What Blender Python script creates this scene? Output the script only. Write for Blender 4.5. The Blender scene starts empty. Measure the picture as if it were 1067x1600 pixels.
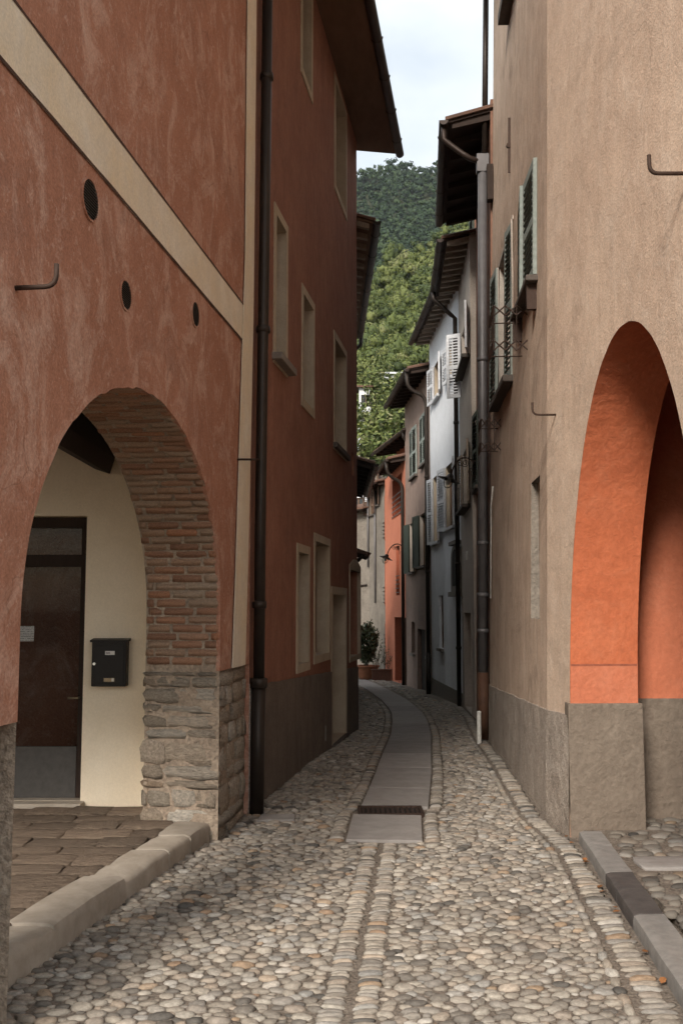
import bpy, bmesh, math, random
import numpy as np
from mathutils import Vector, Matrix, noise as mnoise

random.seed(7); RNG = np.random.default_rng(11)
S = bpy.context.scene
COL = S.collection
R = math.radians

# ------------------------------------------------------------------ camera
FPX, EYE, PITCH = 1555.0, 1.7, math.atan(150 / 1555.0)
cam = bpy.data.cameras.new('camera'); camo = bpy.data.objects.new('camera', cam); COL.objects.link(camo)
cam.sensor_fit = 'VERTICAL'; cam.sensor_height = 36; cam.lens = 36 * FPX / 1600
cam.clip_start = .05; cam.clip_end = 5000
camo.location = (0, 0, EYE); camo.rotation_euler = (R(90) + PITCH, 0, 0)
S.camera = camo

# ------------------------------------------------------------------ sky, sun, exposure
SUN_EL, SUN_AZ = R(33), R(22)         # hazy sun behind the camera to the left, light travels +Y and +X
w = bpy.data.worlds.new('World'); S.world = w; w.use_nodes = True
nt = w.node_tree; nt.nodes.clear()
out = nt.nodes.new('ShaderNodeOutputWorld'); bg = nt.nodes.new('ShaderNodeBackground')
sky = nt.nodes.new('ShaderNodeTexSky'); sky.sky_type = 'NISHITA'; sky.sun_disc = False
sky.sun_elevation = SUN_EL; sky.sun_rotation = R(180) + SUN_AZ    # sky's sun stands opposite to the light's travel
sky.air_density = 1.0; sky.dust_density = 3.0; sky.ozone_density = 1.0
tc = nt.nodes.new('ShaderNodeTexCoord')
mp = nt.nodes.new('ShaderNodeMapping'); mp.inputs['Scale'].default_value = (1.3, 1.3, 3.0)
no = nt.nodes.new('ShaderNodeTexNoise'); no.inputs['Scale'].default_value = 1.6; no.inputs['Detail'].default_value = 7; no.inputs['Roughness'].default_value = .55
cr = nt.nodes.new('ShaderNodeValToRGB'); cr.color_ramp.elements[0].position = .32; cr.color_ramp.elements[1].position = .6
cr.color_ramp.elements[0].color = (.5, .5, .5, 1); cr.color_ramp.elements[1].color = (1, 1, 1, 1)
mx = nt.nodes.new('ShaderNodeMix'); mx.data_type = 'RGBA'
mx.inputs['B'].default_value = (5.2, 5.5, 5.58, 1)       # bright thin overcast
nt.links.new(tc.outputs['Generated'], mp.inputs['Vector']); nt.links.new(mp.outputs[0], no.inputs['Vector'])
nt.links.new(no.outputs['Fac'], cr.inputs[0]); nt.links.new(cr.outputs[0], mx.inputs['Factor'])
nt.links.new(sky.outputs[0], mx.inputs['A']); nt.links.new(mx.outputs['Result'], bg.inputs['Color'])
bg.inputs['Strength'].default_value = .10
nt.links.new(bg.outputs[0], out.inputs['Surface'])
sd = bpy.data.lights.new('sun', 'SUN'); sd.energy = 2.1; sd.angle = R(16); sd.color = (1, .94, .86)
so = bpy.data.objects.new('sun', sd); COL.objects.link(so); so.location = (-20, -25, 30)
ldir = Vector((math.sin(SUN_AZ) * math.cos(SUN_EL), math.cos(SUN_AZ) * math.cos(SUN_EL), -math.sin(SUN_EL)))
so.rotation_euler = ldir.to_track_quat('-Z', 'Y').to_euler()
S.view_settings.view_transform = 'Standard'; S.view_settings.look = 'None'
S.view_settings.exposure = 1.08; S.view_settings.gamma = 1.0
S.cycles.max_bounces = 7; S.cycles.diffuse_bounces = 5; S.cycles.glossy_bounces = 2; S.cycles.transmission_bounces = 2; S.cycles.transparent_max_bounces = 6
S.cycles.use_adaptive_sampling = True; S.cycles.adaptive_threshold = .035; S.cycles.use_denoising = True
S.cycles.caustics_reflective = False; S.cycles.caustics_refractive = False

# ------------------------------------------------------------------ pixel helpers (photo pixels -> rays)
def ray(px, py):
    dx = (px - 533.5) / FPX; dy = (800 - py) / FPX; c, s = math.cos(PITCH), math.sin(PITCH)
    return Vector((dx, c - dy * s, s + dy * c))
def gz(y): return 0.0 if y < 11 else -.03 * (min(y, 60) - 11)
def gpt(px, py, z0=0.0):
    d = ray(px, py); z = z0
    for i in range(60):
        q = d * ((z - EYE) / d.z); z = .5 * z + .5 * (gz(q.y) + z0)
    return Vector((q.x, q.y, z))

# ------------------------------------------------------------------ materials
def N(nt, typ, **kw):
    n = nt.nodes.new('ShaderNode' + typ)
    for k, v in kw.items():
        if k in n.inputs: n.inputs[k].default_value = v
        else: setattr(n, k, v)
    return n
def L(nt, a, b): nt.links.new(a, b)
def base_mat(name):
    m = bpy.data.materials.new(name); m.use_nodes = True; nt = m.node_tree
    return m, nt, nt.nodes['Principled BSDF']
def c4(c): return (c[0], c[1], c[2], 1)
def mixc(nt, fac, a, b, blend='MIX'):
    n = nt.nodes.new('ShaderNodeMix'); n.data_type = 'RGBA'; n.blend_type = blend
    for v, k in ((fac, 'Factor'), (a, 'A'), (b, 'B')):
        if hasattr(v, 'is_output'): L(nt, v, n.inputs[k] if k != 'Factor' else n.inputs[0])
        elif k == 'Factor': n.inputs[0].default_value = v
        else: n.inputs[k].default_value = c4(v)
    return n.outputs['Result']
def ramp(nt, src, p0, p1, v0=0., v1=1.):
    n = nt.nodes.new('ShaderNodeMapRange'); n.inputs[1].default_value = p0; n.inputs[2].default_value = p1
    n.inputs[3].default_value = v0; n.inputs[4].default_value = v1; L(nt, src, n.inputs[0]); return n.outputs[0]
def nz(nt, scale, detail=5, rough=.6, dist=0., stretch=None):
    t = nt.nodes.new('ShaderNodeTexCoord'); o = t.outputs['Object']
    if stretch:
        m = nt.nodes.new('ShaderNodeMapping'); m.inputs['Scale'].default_value = stretch; L(nt, o, m.inputs[0]); o = m.outputs[0]
    n = N(nt, 'TexNoise', Scale=scale, Detail=detail, Roughness=rough, Distortion=dist); L(nt, o, n.inputs['Vector'])
    return n.outputs['Fac']
def add_bump(nt, b, hs, strength=.4, dist=.01):
    bn = nt.nodes.new('ShaderNodeBump'); bn.inputs['Strength'].default_value = strength; bn.inputs['Distance'].default_value = dist
    L(nt, hs, bn.inputs['Height']); L(nt, bn.outputs[0], b.inputs['Normal'])
def addv(nt, a, b, k=1.0):
    n = nt.nodes.new('ShaderNodeMath'); n.operation = 'MULTIPLY_ADD'; L(nt, b, n.inputs[0]); n.inputs[1].default_value = k; L(nt, a, n.inputs[2]); return n.outputs[0]
def plaster(name, c1, c2, c3, pale=None, palef=.6, streak=.6, bump=.35, fine=70, rough=.92, big=.7, grain=.25, crack=0., stain=None, stainf=.5):
    m, nt, b = base_mat(name)
    col = mixc(nt, ramp(nt, nz(nt, big, 5, .68, .5), .36, .64), c1, c2)
    col = mixc(nt, ramp(nt, nz(nt, big * 5, 4, .7, .6), .42, .72, 0, .55), col, c3)
    st = ramp(nt, nz(nt, 1.9, 5, .72, .5, (3.2, 3.2, .55)), .47, .72, 0, streak)
    col = mixc(nt, st, col, c3)
    if pale is not None:
        pf = ramp(nt, nz(nt, 2.6, 6, .78, 1.0, (1, 1, .8)), .48, .70, 0, palef * .75)
        col = mixc(nt, pf, col, pale)
        pf = ramp(nt, nz(nt, 17, 4, .75, .6), .56, .72, 0, palef * .6)
        col = mixc(nt, pf, col, pale)
        sc = ramp(nt, nz(nt, 8, 5, .8, 1.6, (2.6, 2.6, .4)), .66, .70, 0, palef * .6)
        col = mixc(nt, sc, col, pale)
    if stain is not None:                     # irregular damp patches with their own ragged outline
        col = mixc(nt, ramp(nt, nz(nt, .55, 7, .74, .8, (1, 1, 1.5)), .56, .63, 0, stainf), col, stain)
    g = ramp(nt, nz(nt, fine, 2, .6), .25, .75, 1 - grain, 1 + grain * .6)
    gm = nt.nodes.new('ShaderNodeMix'); gm.data_type = 'RGBA'; gm.blend_type = 'MULTIPLY'; gm.inputs[0].default_value = 1
    L(nt, col, gm.inputs['A']); L(nt, g, gm.inputs['B']); col = gm.outputs['Result']
    h = addv(nt, nz(nt, fine, 2, .65), nz(nt, 9, 3, .6, .3), 2.2)
    h = addv(nt, h, nz(nt, 1.7, 1), 6.0)
    if crack:
        t = nt.nodes.new('ShaderNodeTexCoord'); wn = N(nt, 'TexNoise', Scale=2.5, Detail=3); L(nt, t.outputs['Object'], wn.inputs['Vector'])
        va = nt.nodes.new('ShaderNodeVectorMath'); va.operation = 'MULTIPLY_ADD'; L(nt, wn.outputs['Color'], va.inputs[0]); va.inputs[1].default_value = (.7, .7, .7); L(nt, t.outputs['Object'], va.inputs[2])
        vo = N(nt, 'TexVoronoi', Scale=.75); vo.feature = 'DISTANCE_TO_EDGE'; L(nt, va.outputs[0], vo.inputs['Vector'])
        ml = nt.nodes.new('ShaderNodeMath'); ml.operation = 'MULTIPLY'; L(nt, ramp(nt, vo.outputs['Distance'], .002, .007, crack, 0), ml.inputs[0]); L(nt, ramp(nt, nz(nt, .9, 3), .50, .60), ml.inputs[1])
        col = mixc(nt, ml.outputs[0], col, tuple(x * .35 for x in c3))
    L(nt, col, b.inputs['Base Color']); b.inputs['Roughness'].default_value = rough
    b.inputs['Specular IOR Level'].default_value = .2
    add_bump(nt, b, h, bump, .012)
    return m
def simple(name, c, rough=.7, var=.25, scale=18, metal=0., bump=.15, spec=.3, rnd=0., c2=None, stretch=None, bd=.006):
    m, nt, b = base_mat(name)
    c2 = c2 or tuple(x * (1 - var) for x in c)
    col = mixc(nt, ramp(nt, nz(nt, scale, 6, .65, .2, stretch), .35, .65), c, c2)
    if rnd:
        oi = nt.nodes.new('ShaderNodeObjectInfo'); f = ramp(nt, oi.outputs['Random'], 0, 1, 1 - rnd, 1 + rnd)
        gm = nt.nodes.new('ShaderNodeMix'); gm.data_type = 'RGBA'; gm.blend_type = 'MULTIPLY'; gm.inputs[0].default_value = 1
        L(nt, col, gm.inputs['A']); L(nt, f, gm.inputs['B']); col = gm.outputs['Result']
    L(nt, col, b.inputs['Base Color']); b.inputs['Roughness'].default_value = rough; b.inputs['Metallic'].default_value = metal
    b.inputs['Specular IOR Level'].default_value = spec
    if bump: add_bump(nt, b, addv(nt, nz(nt, scale * 1.5, 6, .7, 0, stretch), nz(nt, scale * .3, 4), 2.), bump, bd)
    return m
def stones(name, stops, source, rough=.75, mottle=.25, bscale=35, bump=.3, bd=.004, mscale=30):
    """colour picked per piece: 'island' for joined pieces, 'object' for single ones"""
    m, nt, b = base_mat(name)
    if source == 'crown':
        at = nt.nodes.new('ShaderNodeAttribute'); at.attribute_name = 'crown'; gi = nt.nodes.new('ShaderNodeNewGeometry')
        r = addv(nt, ramp(nt, at.outputs['Fac'], 0, 1, 0, .8), gi.outputs['Random Per Island'], .2)
    elif source == 'island': r = nt.nodes.new('ShaderNodeNewGeometry').outputs['Random Per Island']
    else: r = nt.nodes.new('ShaderNodeObjectInfo').outputs['Random']
    cr = nt.nodes.new('ShaderNodeValToRGB'); cr.color_ramp.interpolation = 'LINEAR'
    e = cr.color_ramp.elements
    while len(e) < len(stops): e.new(.5)
    for i, (p, c) in enumerate(stops): e[i].position = p; e[i].color = c4(c)
    L(nt, r, cr.inputs[0])
    t = nt.nodes.new('ShaderNodeTexCoord'); va = nt.nodes.new('ShaderNodeVectorMath'); va.operation = 'ADD'
    L(nt, t.outputs['Object'], va.inputs[0]); 
    cx = nt.nodes.new('ShaderNodeCombineXYZ'); mm = nt.nodes.new('ShaderNodeMath'); mm.operation = 'MULTIPLY'; mm.inputs[1].default_value = 57.
    L(nt, r, mm.inputs[0]); L(nt, mm.outputs[0], cx.inputs[0]); L(nt, mm.outputs[0], cx.inputs[2]); L(nt, cx.outputs[0], va.inputs[1])
    n1 = N(nt, 'TexNoise', Scale=mscale, Detail=6, Roughness=.7); L(nt, va.outputs[0], n1.inputs['Vector'])
    n2 = N(nt, 'TexNoise', Scale=bscale, Detail=6, Roughness=.65); L(nt, va.outputs[0], n2.inputs['Vector'])
    f = ramp(nt, n1.outputs['Fac'], .3, .7, 1 - mottle, 1 + mottle * .7)
    gm = nt.nodes.new('ShaderNodeMix'); gm.data_type = 'RGBA'; gm.blend_type = 'MULTIPLY'; gm.inputs[0].default_value = 1
    L(nt, cr.outputs[0], gm.inputs['A']); L(nt, f, gm.inputs['B'])
    L(nt, gm.outputs['Result'], b.inputs['Base Color']); b.inputs['Roughness'].default_value = rough; b.inputs['Specular IOR Level'].default_value = .3
    add_bump(nt, b, n2.outputs['Fac'], bump, bd)
    return m
def glass(name, tint=(.5, .5, .5), dark=.75):
    """thin old pane: part clear, part mirror"""
    m = bpy.data.materials.new(name); m.use_nodes = True; nt = m.node_tree; nt.nodes.clear()
    o = N(nt, 'OutputMaterial'); t = N(nt, 'BsdfTransparent', Color=c4(tint)); g = N(nt, 'BsdfGlossy', Roughness=.03)
    g.inputs['Color'].default_value = (1, 1, 1, 1)
    fr = N(nt, 'Fresnel', IOR=1.22); mxs = N(nt, 'MixShader')
    L(nt, fr.outputs[0], mxs.inputs[0]); L(nt, t.outputs[0], mxs.inputs[1]); L(nt, g.outputs[0], mxs.inputs[2]); L(nt, mxs.outputs[0], o.inputs[0])
    return m

M = {}
M['l1'] = plaster('rust_plaster_lit', (.44, .215, .142), (.37, .172, .11), (.29, .13, .083), pale=(.62, .43, .34), palef=1.0, streak=.5, bump=.35, crack=.3, stain=(.30, .15, .105), stainf=.45)  # same rust plaster as the next house, paler to carry the stronger light
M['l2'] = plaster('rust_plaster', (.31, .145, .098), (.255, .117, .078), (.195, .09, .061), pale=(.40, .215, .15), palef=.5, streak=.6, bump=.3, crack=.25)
M['cream_band'] = plaster('cream_paint', (.74, .66, .54), (.70, .57, .40), (.60, .52, .42), streak=.5, bump=.15, grain=.12, big=1.8)
M['cream_trim'] = plaster('cream_trim', (.47, .39, .30), (.43, .35, .255), (.33, .265, .195), streak=.35, bump=.12, grain=.12)
M['cream_wall'] = plaster('cream_inner_wall', (.87, .76, .60), (.84, .72, .55), (.78, .66, .49), streak=.3, bump=.12, grain=.06, big=.5)
M['dado_l'] = plaster('grey_render', (.215, .172, .14), (.17, .135, .11), (.12, .096, .079), streak=.5, bump=.9, fine=90, grain=.5)
M['beige'] = plaster('beige_plaster', (.68, .52, .395), (.60, .445, .335), (.46, .335, .25), pale=(.72, .60, .49), palef=.6, streak=.55, bump=.3, crack=.25, stain=(.42, .315, .24), stainf=.4)
M['dado_r'] = plaster('pebbly_render', (.45, .375, .31), (.36, .30, .25), (.27, .22, .18), pale=(.56, .49, .42), palef=.6, streak=.4, bump=.9, fine=80, grain=.6, stain=(.24, .19, .155), stainf=.6)
M['beige_side'] = plaster('weathered_shaded_beige_plaster', (.60, .45, .34), (.51, .375, .28), (.37, .27, .20), pale=(.64, .52, .42), palef=.5, streak=.75, bump=.3, crack=.2, stain=(.27, .195, .145), stainf=.5)  # stains are weathering; the darker base also carries the side wall's shade
M['orange'] = plaster('orange_plaster', (.53, .152, .068), (.46, .127, .056), (.39, .106, .048), pale=(.62, .25, .14), palef=.35, streak=.3, bump=.32, fine=28, grain=.12)
M['orange_low'] = plaster('orange_paint_fresh', (.53, .172, .092), (.50, .158, .083), (.44, .14, .073), pale=(.62, .29, .19), palef=.3, streak=.3, bump=.4, fine=28, grain=.1)
M['stripe'] = simple('painted_stripe', (.33, .105, .06), rough=.9, bump=.3)
M['grey_low'] = plaster('taupe_wall_paint', (.20, .16, .125), (.175, .138, .108), (.148, .116, .09), pale=(.26, .215, .17), palef=.35, streak=.35, bump=.7, fine=24, grain=.15)
M['mortar'] = plaster('lime_mortar', (.42, .335, .255), (.34, .265, .20), (.24, .18, .135), streak=.5, bump=1.0, fine=45, grain=.4, big=3, stain=(.50, .43, .35), stainf=.5)
M['brown_house'] = plaster('brown_plaster', (.25, .135, .092), (.20, .107, .073), (.155, .085, .06), streak=.5)
M['ivory'] = plaster('ivory_plaster', (.52, .45, .385), (.47, .405, .345), (.38, .325, .275), streak=.4)
M['white'] = plaster('white_plaster', (.82, .83, .85), (.77, .78, .80), (.66, .66, .67), streak=.3, bump=.15)
M['mauve'] = plaster('mauve_plaster', (.34, .245, .20), (.285, .203, .165), (.21, .15, .125), pale=(.42, .33, .27), palef=.5, streak=.55, stain=(.20, .155, .13), stainf=.5)
M['orange_house'] = plaster('orange_house_plaster', (.58, .21, .125), (.53, .185, .11), (.45, .155, .092), streak=.4)
M['grey_house'] = plaster('grey_stone_plaster', (.27, .235, .195), (.215, .185, .153), (.15, .128, .105), streak=.5, bump=.8, fine=30)
M['wood'] = simple('dark_wood', (.035, .021, .015), rough=.8, stretch=(3, 3, .6), scale=14)
M['wood_mid'] = simple('brown_soffit_wood', (.17, .10, .062), rough=.8, scale=8, stretch=(1, .3, 1))
M['rafter_pale'] = simple('pale_rafter_paint', (.34, .27, .21), rough=.85)
M['rafter_wood'] = simple('rafter_wood', (.20, .125, .08), rough=.85)
M['tile'] = simple('clay_roof_tile', (.16, .085, .055), rough=.9, scale=6, c2=(.09, .055, .042))
M['gutter'] = simple('brown_gutter_metal', (.045, .030, .024), rough=.5, metal=.3, scale=9)
M['pipe_dark'] = simple('dark_pipe_metal', (.038, .028, .022), rough=.45, metal=.35, scale=7, bump=.1)
M['pipe_grey'] = simple('grey_pipe_metal', (.16, .15, .15), rough=.5, metal=.3, scale=5, bump=.1)
M['pipe_rust'] = simple('rust_pipe_metal', (.10, .048, .028), rough=.7, scale=12)
M['iron'] = simple('rusty_iron', (.060, .036, .026), rough=.7, scale=40, metal=.3)
M['void'] = simple('dark_room', (.02, .016, .013), rough=.9, bump=0)
M['pane'] = simple('window_glass_dark', (.03, .03, .03), rough=.12, var=.2, bump=0, spec=.6)
M['white_paint'] = simple('white_shutter_paint', (.66, .66, .67), rough=.6, bump=.1)
M['green_paint'] = simple('grey_green_shutter_paint', (.27, .30, .27), rough=.6, bump=.1, c2=(.20, .225, .20))
M['dkgreen'] = simple('dark_green_shutter_paint', (.045, .055, .04), rough=.6, bump=.1)
M['brown_paint'] = simple('brown_shutter_paint', (.13, .08, .055), rough=.7, bump=.1)
M['sill'] = simple('grey_stone_sill', (.25, .22, .19), rough=.85, scale=30)
M['sill_dk'] = simple('dark_stone_sill', (.11, .09, .076), rough=.85, scale=30)
M['slab'] = simple('granite_slab', (.30, .275, .255), rough=.75, scale=6, bump=.25, rnd=.12, c2=(.235, .212, .195))
M['kerb'] = simple('worn_kerb_stone', (.40, .345, .285), rough=.85, scale=5, bump=.6, rnd=.12, c2=(.29, .245, .195), bd=.01)
M['kerb_dk'] = simple('dark_kerb_stone', (.10, .085, .078), rough=.8, scale=9, bump=.5, c2=(.065, .056, .052))
M['flag'] = simple('rough_flagstone', (.24, .178, .128), rough=.85, scale=5, bump=1.0, rnd=.25, c2=(.145, .105, .077), stretch=(1, 2.2, 1), bd=.03)
M['sand'] = plaster('sandy_joint', (.235, .195, .158), (.19, .156, .126), (.145, .118, .095), streak=.4, bump=.9, fine=60, grain=.5, big=2)
M['earth'] = simple('earth', (.16, .13, .095), rough=.95, scale=3)
PEB = [(0, (.10, .095, .09)), (.05, (.17, .155, .14)), (.2, (.29, .26, .225)), (.38, (.38, .345, .30)), (.5, (.26, .24, .22)), (.62, (.42, .39, .345)),
       (.76, (.34, .285, .235)), (.87, (.28, .275, .265)), (.95, (.52, .49, .45)), (.985, (.36, .27, .19)), (1, (.32, .225, .16))]
PEB = [(p, (c[0] * .84, c[1] * .805, c[2] * .76)) for p, c in PEB]
M['peb_i'] = stones('river_cobble_field', PEB, 'island', mottle=.4, bump=.5, bd=.006)
M['peb_o'] = stones('river_cobble', PEB, 'object', mottle=.4, bump=.5, bd=.006, bscale=3, mscale=2.2)
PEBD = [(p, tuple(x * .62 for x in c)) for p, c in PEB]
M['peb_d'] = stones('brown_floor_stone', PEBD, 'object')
BRK = [(0, (.30, .165, .105)), (.2, (.38, .20, .125)), (.4, (.42, .27, .18)), (.6, (.36, .26, .185)), (.8, (.46, .215, .12)), (1, (.42, .335, .25))]
M['brick'] = stones('old_brick', BRK, 'object', rough=.9, mottle=.5, bscale=30, bump=.8, bd=.012, mscale=14)
MAS = [(0, (.34, .28, .215)), (.25, (.48, .41, .33)), (.5, (.41, .325, .245)), (.75, (.58, .52, .44)), (1, (.44, .315, .215))]
M['masonry'] = stones('rough_masonry_stone', MAS, 'object', rough=.9, mottle=.5, bscale=16, bump=1.0, bd=.03, mscale=9)
M['black_enamel'] = simple('black_enamel', (.014, .011, .009), rough=.5, var=.1, bump=.03, spec=.25)
M['steel'] = simple('bright_steel', (.6, .6, .58), rough=.3, metal=1., bump=0)
M['label'] = simple('white_label', (.75, .73, .68), rough=.6, bump=0)
M['brass'] = simple('brass_plate', (.35, .27, .17), rough=.45, metal=.6, bump=0)
M['terracotta'] = simple('terracotta', (.33, .14, .075), rough=.85, scale=10)
M['planter'] = simple('brown_planter', (.13, .062, .042), rough=.8)
M['leafdk'] = stones('shrub_leaves', [(0, (.022, .035, .016)), (.5, (.035, .055, .022)), (1, (.055, .075, .03))], 'island', rough=.6, mottle=.1, bump=0)
M['leafdry'] = simple('dry_leaf', (.26, .11, .04), rough=.8, rnd=.3)
M['bark'] = simple('bark', (.09, .065, .045), rough=.95)
M['door_glass'] = glass('door_glass', (.45, .43, .41))
M['lamp_glass'] = glass('lamp_glass', (.9, .9, .88))
M['kick'] = simple('grey_door_panel', (.085, .078, .072), rough=.6, bump=.05)
M['paper'] = None

# ------------------------------------------------------------------ mesh builder
class MB:
    def __init__(s): s.v = []; s.f = []
    def face(s, pts):
        i = len(s.v); s.v += [tuple(p) for p in pts]; s.f.append(tuple(range(i, i + len(pts)))); return s
    def box(s, c, ax, ay, az):
        """centre and three half-axis vectors"""
        c, ax, ay, az = map(Vector, (c, ax, ay, az)); i = len(s.v)
        for sz in (-1, 1):
            for sx, sy in ((-1, -1), (1, -1), (1, 1), (-1, 1)): s.v.append(tuple(c + ax * sx + ay * sy + az * sz))
        for q in ((3, 2, 1, 0), (4, 5, 6, 7), (0, 1, 5, 4), (1, 2, 6, 5), (2, 3, 7, 6), (3, 0, 4, 7)): s.f.append(tuple(i + k for k in q))
        return s
    def bar(s, a, b, w, h, up=(0, 0, 1)):
        a, b = Vector(a), Vector(b); d = (b - a); l = d.length; d.normalize()
        sd_ = d.cross(Vector(up)); sd_.normalize(); u = sd_.cross(d)
        return s.box((a + b) / 2, d * l / 2, sd_ * w / 2, u * h / 2)
    def tube(s, pts, r, n=8, cap=True, closed=False):
        pts = [Vector(p) for p in pts]; k = len(pts); rs = r if hasattr(r, '__len__') else [r] * k
        base = len(s.v); prev = None
        for j, p in enumerate(pts):
            d = (pts[min(j + 1, k - 1)] - pts[max(j - 1, 0)]).normalized()
            if prev is None:
                prev = d.cross(Vector((0, 0, 1)) if abs(d.z) < .9 else Vector((1, 0, 0))).normalized()
            prev = (prev - d * prev.dot(d)).normalized(); q = d.cross(prev)
            for a in range(n):
                t = 2 * math.pi * a / n; s.v.append(tuple(p + (prev * math.cos(t) + q * math.sin(t)) * rs[j]))
        for j in range(k - 1):
            for a in range(n):
                b = (a + 1) % n; s.f.append((base + j * n + a, base + j * n + b, base + (j + 1) * n + b, base + (j + 1) * n + a))
        if cap:
            s.f.append(tuple(base + a for a in range(n))[::-1]); s.f.append(tuple(base + (k - 1) * n + a for a in range(n)))
        return s
    def lathe(s, c, prof, n=16):
        c = Vector(c); base = len(s.v); k = len(prof)
        for r_, z in prof:
            for a in range(n):
                t = 2 * math.pi * a / n; s.v.append((c.x + r_ * math.cos(t), c.y + r_ * math.sin(t), c.z + z))
        for j in range(k - 1):
            for a in range(n):
                b = (a + 1) % n; s.f.append((base + j * n + a, base + j * n + b, base + (j + 1) * n + b, base + (j + 1) * n + a))
        return s
    def prism(s, poly, off):
        """extrude polygon (3d points) by vector"""
        off = Vector(off); n = len(poly); i = len(s.v)
        s.v += [tuple(Vector(p)) for p in poly] + [tuple(Vector(p) + off) for p in poly]
        s.f.append(tuple(range(i, i + n))[::-1]); s.f.append(tuple(range(i + n, i + 2 * n)))
        for a in range(n): b = (a + 1) % n; s.f.append((i + a, i + b, i + n + b, i + n + a))
        return s
def mesh_from(mb, smooth=False, name='m'):
    me = bpy.data.meshes.new(name); me.from_pydata(mb.v, [], mb.f); me.update()
    if smooth: me.polygons.foreach_set('use_smooth', [True] * len(me.polygons))
    return me
def fix_normals(me):
    bm = bmesh.new(); bm.from_mesh(me); bmesh.ops.remove_doubles(bm, verts=bm.verts, dist=1e-5); bmesh.ops.recalc_face_normals(bm, faces=bm.faces); bm.to_mesh(me); bm.free()
def setparent(o, p):
    o.parent = p
    if p.type == 'EMPTY': o.matrix_parent_inverse = Matrix.Translation(-p.location)
def obj(name, mb, m, parent=None, smooth=False, kind=None, label=None, fix=True, bevel=0, origin=None):
    me = mb if isinstance(mb, bpy.types.Mesh) else mesh_from(mb, smooth)
    if not isinstance(mb, bpy.types.Mesh) and fix and len(me.polygons) < 4000:
        fix_normals(me)
    if smooth: me.polygons.foreach_set('use_smooth', [True] * len(me.polygons))
    me.materials.clear(); me.materials.append(m)
    o = bpy.data.objects.new(name, me); COL.objects.link(o)
    if parent: setparent(o, parent)
    if kind: o['kind'] = kind
    if label: o['label'] = label
    if bevel:
        md = o.modifiers.new('edge', 'BEVEL'); md.width = bevel; md.segments = 2; md.limit_method = 'ANGLE'
    return o
def thing(name, label, cat, loc, group=None):
    o = bpy.data.objects.new(name, None); COL.objects.link(o); o.location = loc; o.empty_display_size = .2
    o['label'] = label; o['category'] = cat
    if group: o['group'] = group
    return o
def piece(name, me, parent, loc, rot=(0, 0, 0), scale=(1, 1, 1), mat=None):
    """a light object that shares mesh data"""
    o = bpy.data.objects.new(name, me); COL.objects.link(o)
    o.location = loc; o.rotation_euler = rot; o.scale = scale
    if parent: setparent(o, parent)
    return o
def piece_m(name, me, parent, mw):
    o = bpy.data.objects.new(name, me); COL.objects.link(o); o.matrix_world = mw
    if parent:
        setparent(o, parent)
        o.matrix_basis = mw
    return o
def rough_block(seed, sub=1, amp=.09, sharp=.8):
    """unit rough stone (-.5...5), 48 triangles, rounded corners"""
    bm = bmesh.new(); bmesh.ops.create_cube(bm, size=1)
    bmesh.ops.subdivide_edges(bm, edges=bm.edges[:], cuts=sub, use_grid_fill=True)
    for v in bm.verts:
        p = v.co.copy(); n = sum(abs(abs(c) - .5) < 1e-4 for c in p)
        v.co = p * (1 - (n - 1) * (1 - sharp) * .5)
        v.co += mnoise.noise_vector(p * 2.1 + Vector((seed * 7.3, seed, 0))) * amp
    me = bpy.data.meshes.new('stone'); bm.to_mesh(me); bm.free()
    me.polygons.foreach_set('use_smooth', [True] * len(me.polygons)); return me

# ------------------------------------------------------------------ facades
class Fac:
    def __init__(s, P0, P1, side, lean=0.):
        s.lean = lean
        s.P0 = Vector((P0[0], P0[1], 0)); s.P1 = Vector((P1[0], P1[1], 0)); d = s.P1 - s.P0; s.len = d.length; s.u = d.normalized()
        s.n = Vector((s.u.y, -s.u.x, 0)) * side      # towards the street
        s.up = Vector((0, 0, 1))
    def p(s, a, z, off=0.): return s.P0 + s.u * a + s.n * (off - s.lean * z) + Vector((0, 0, z))
    def px(s, x, y, off=0.):
        d = ray(x, y); o = s.P0 + s.n * off; t = (o.dot(s.n) - s.lean * EYE) / (d.dot(s.n) + s.lean * d.z); q = d * t
        return (q - o).dot(s.u), q.z + EYE
    def rect(s, xa, ya, xb, yb, off=0.):
        """opening from two opposite corner pixels"""
        a, za = s.px(xa, ya, off); b, zb = s.px(xb, yb, off)
        return min(a, b), max(a, b), min(za, zb), max(za, zb)
    def box(s, mb, a0, a1, z0, z1, o0, o1):
        return mb.box(s.p((a0 + a1) / 2, (z0 + z1) / 2, (o0 + o1) / 2), s.u * (a1 - a0) / 2, s.n * (o1 - o0) / 2, s.up * (z1 - z0) / 2)

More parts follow.
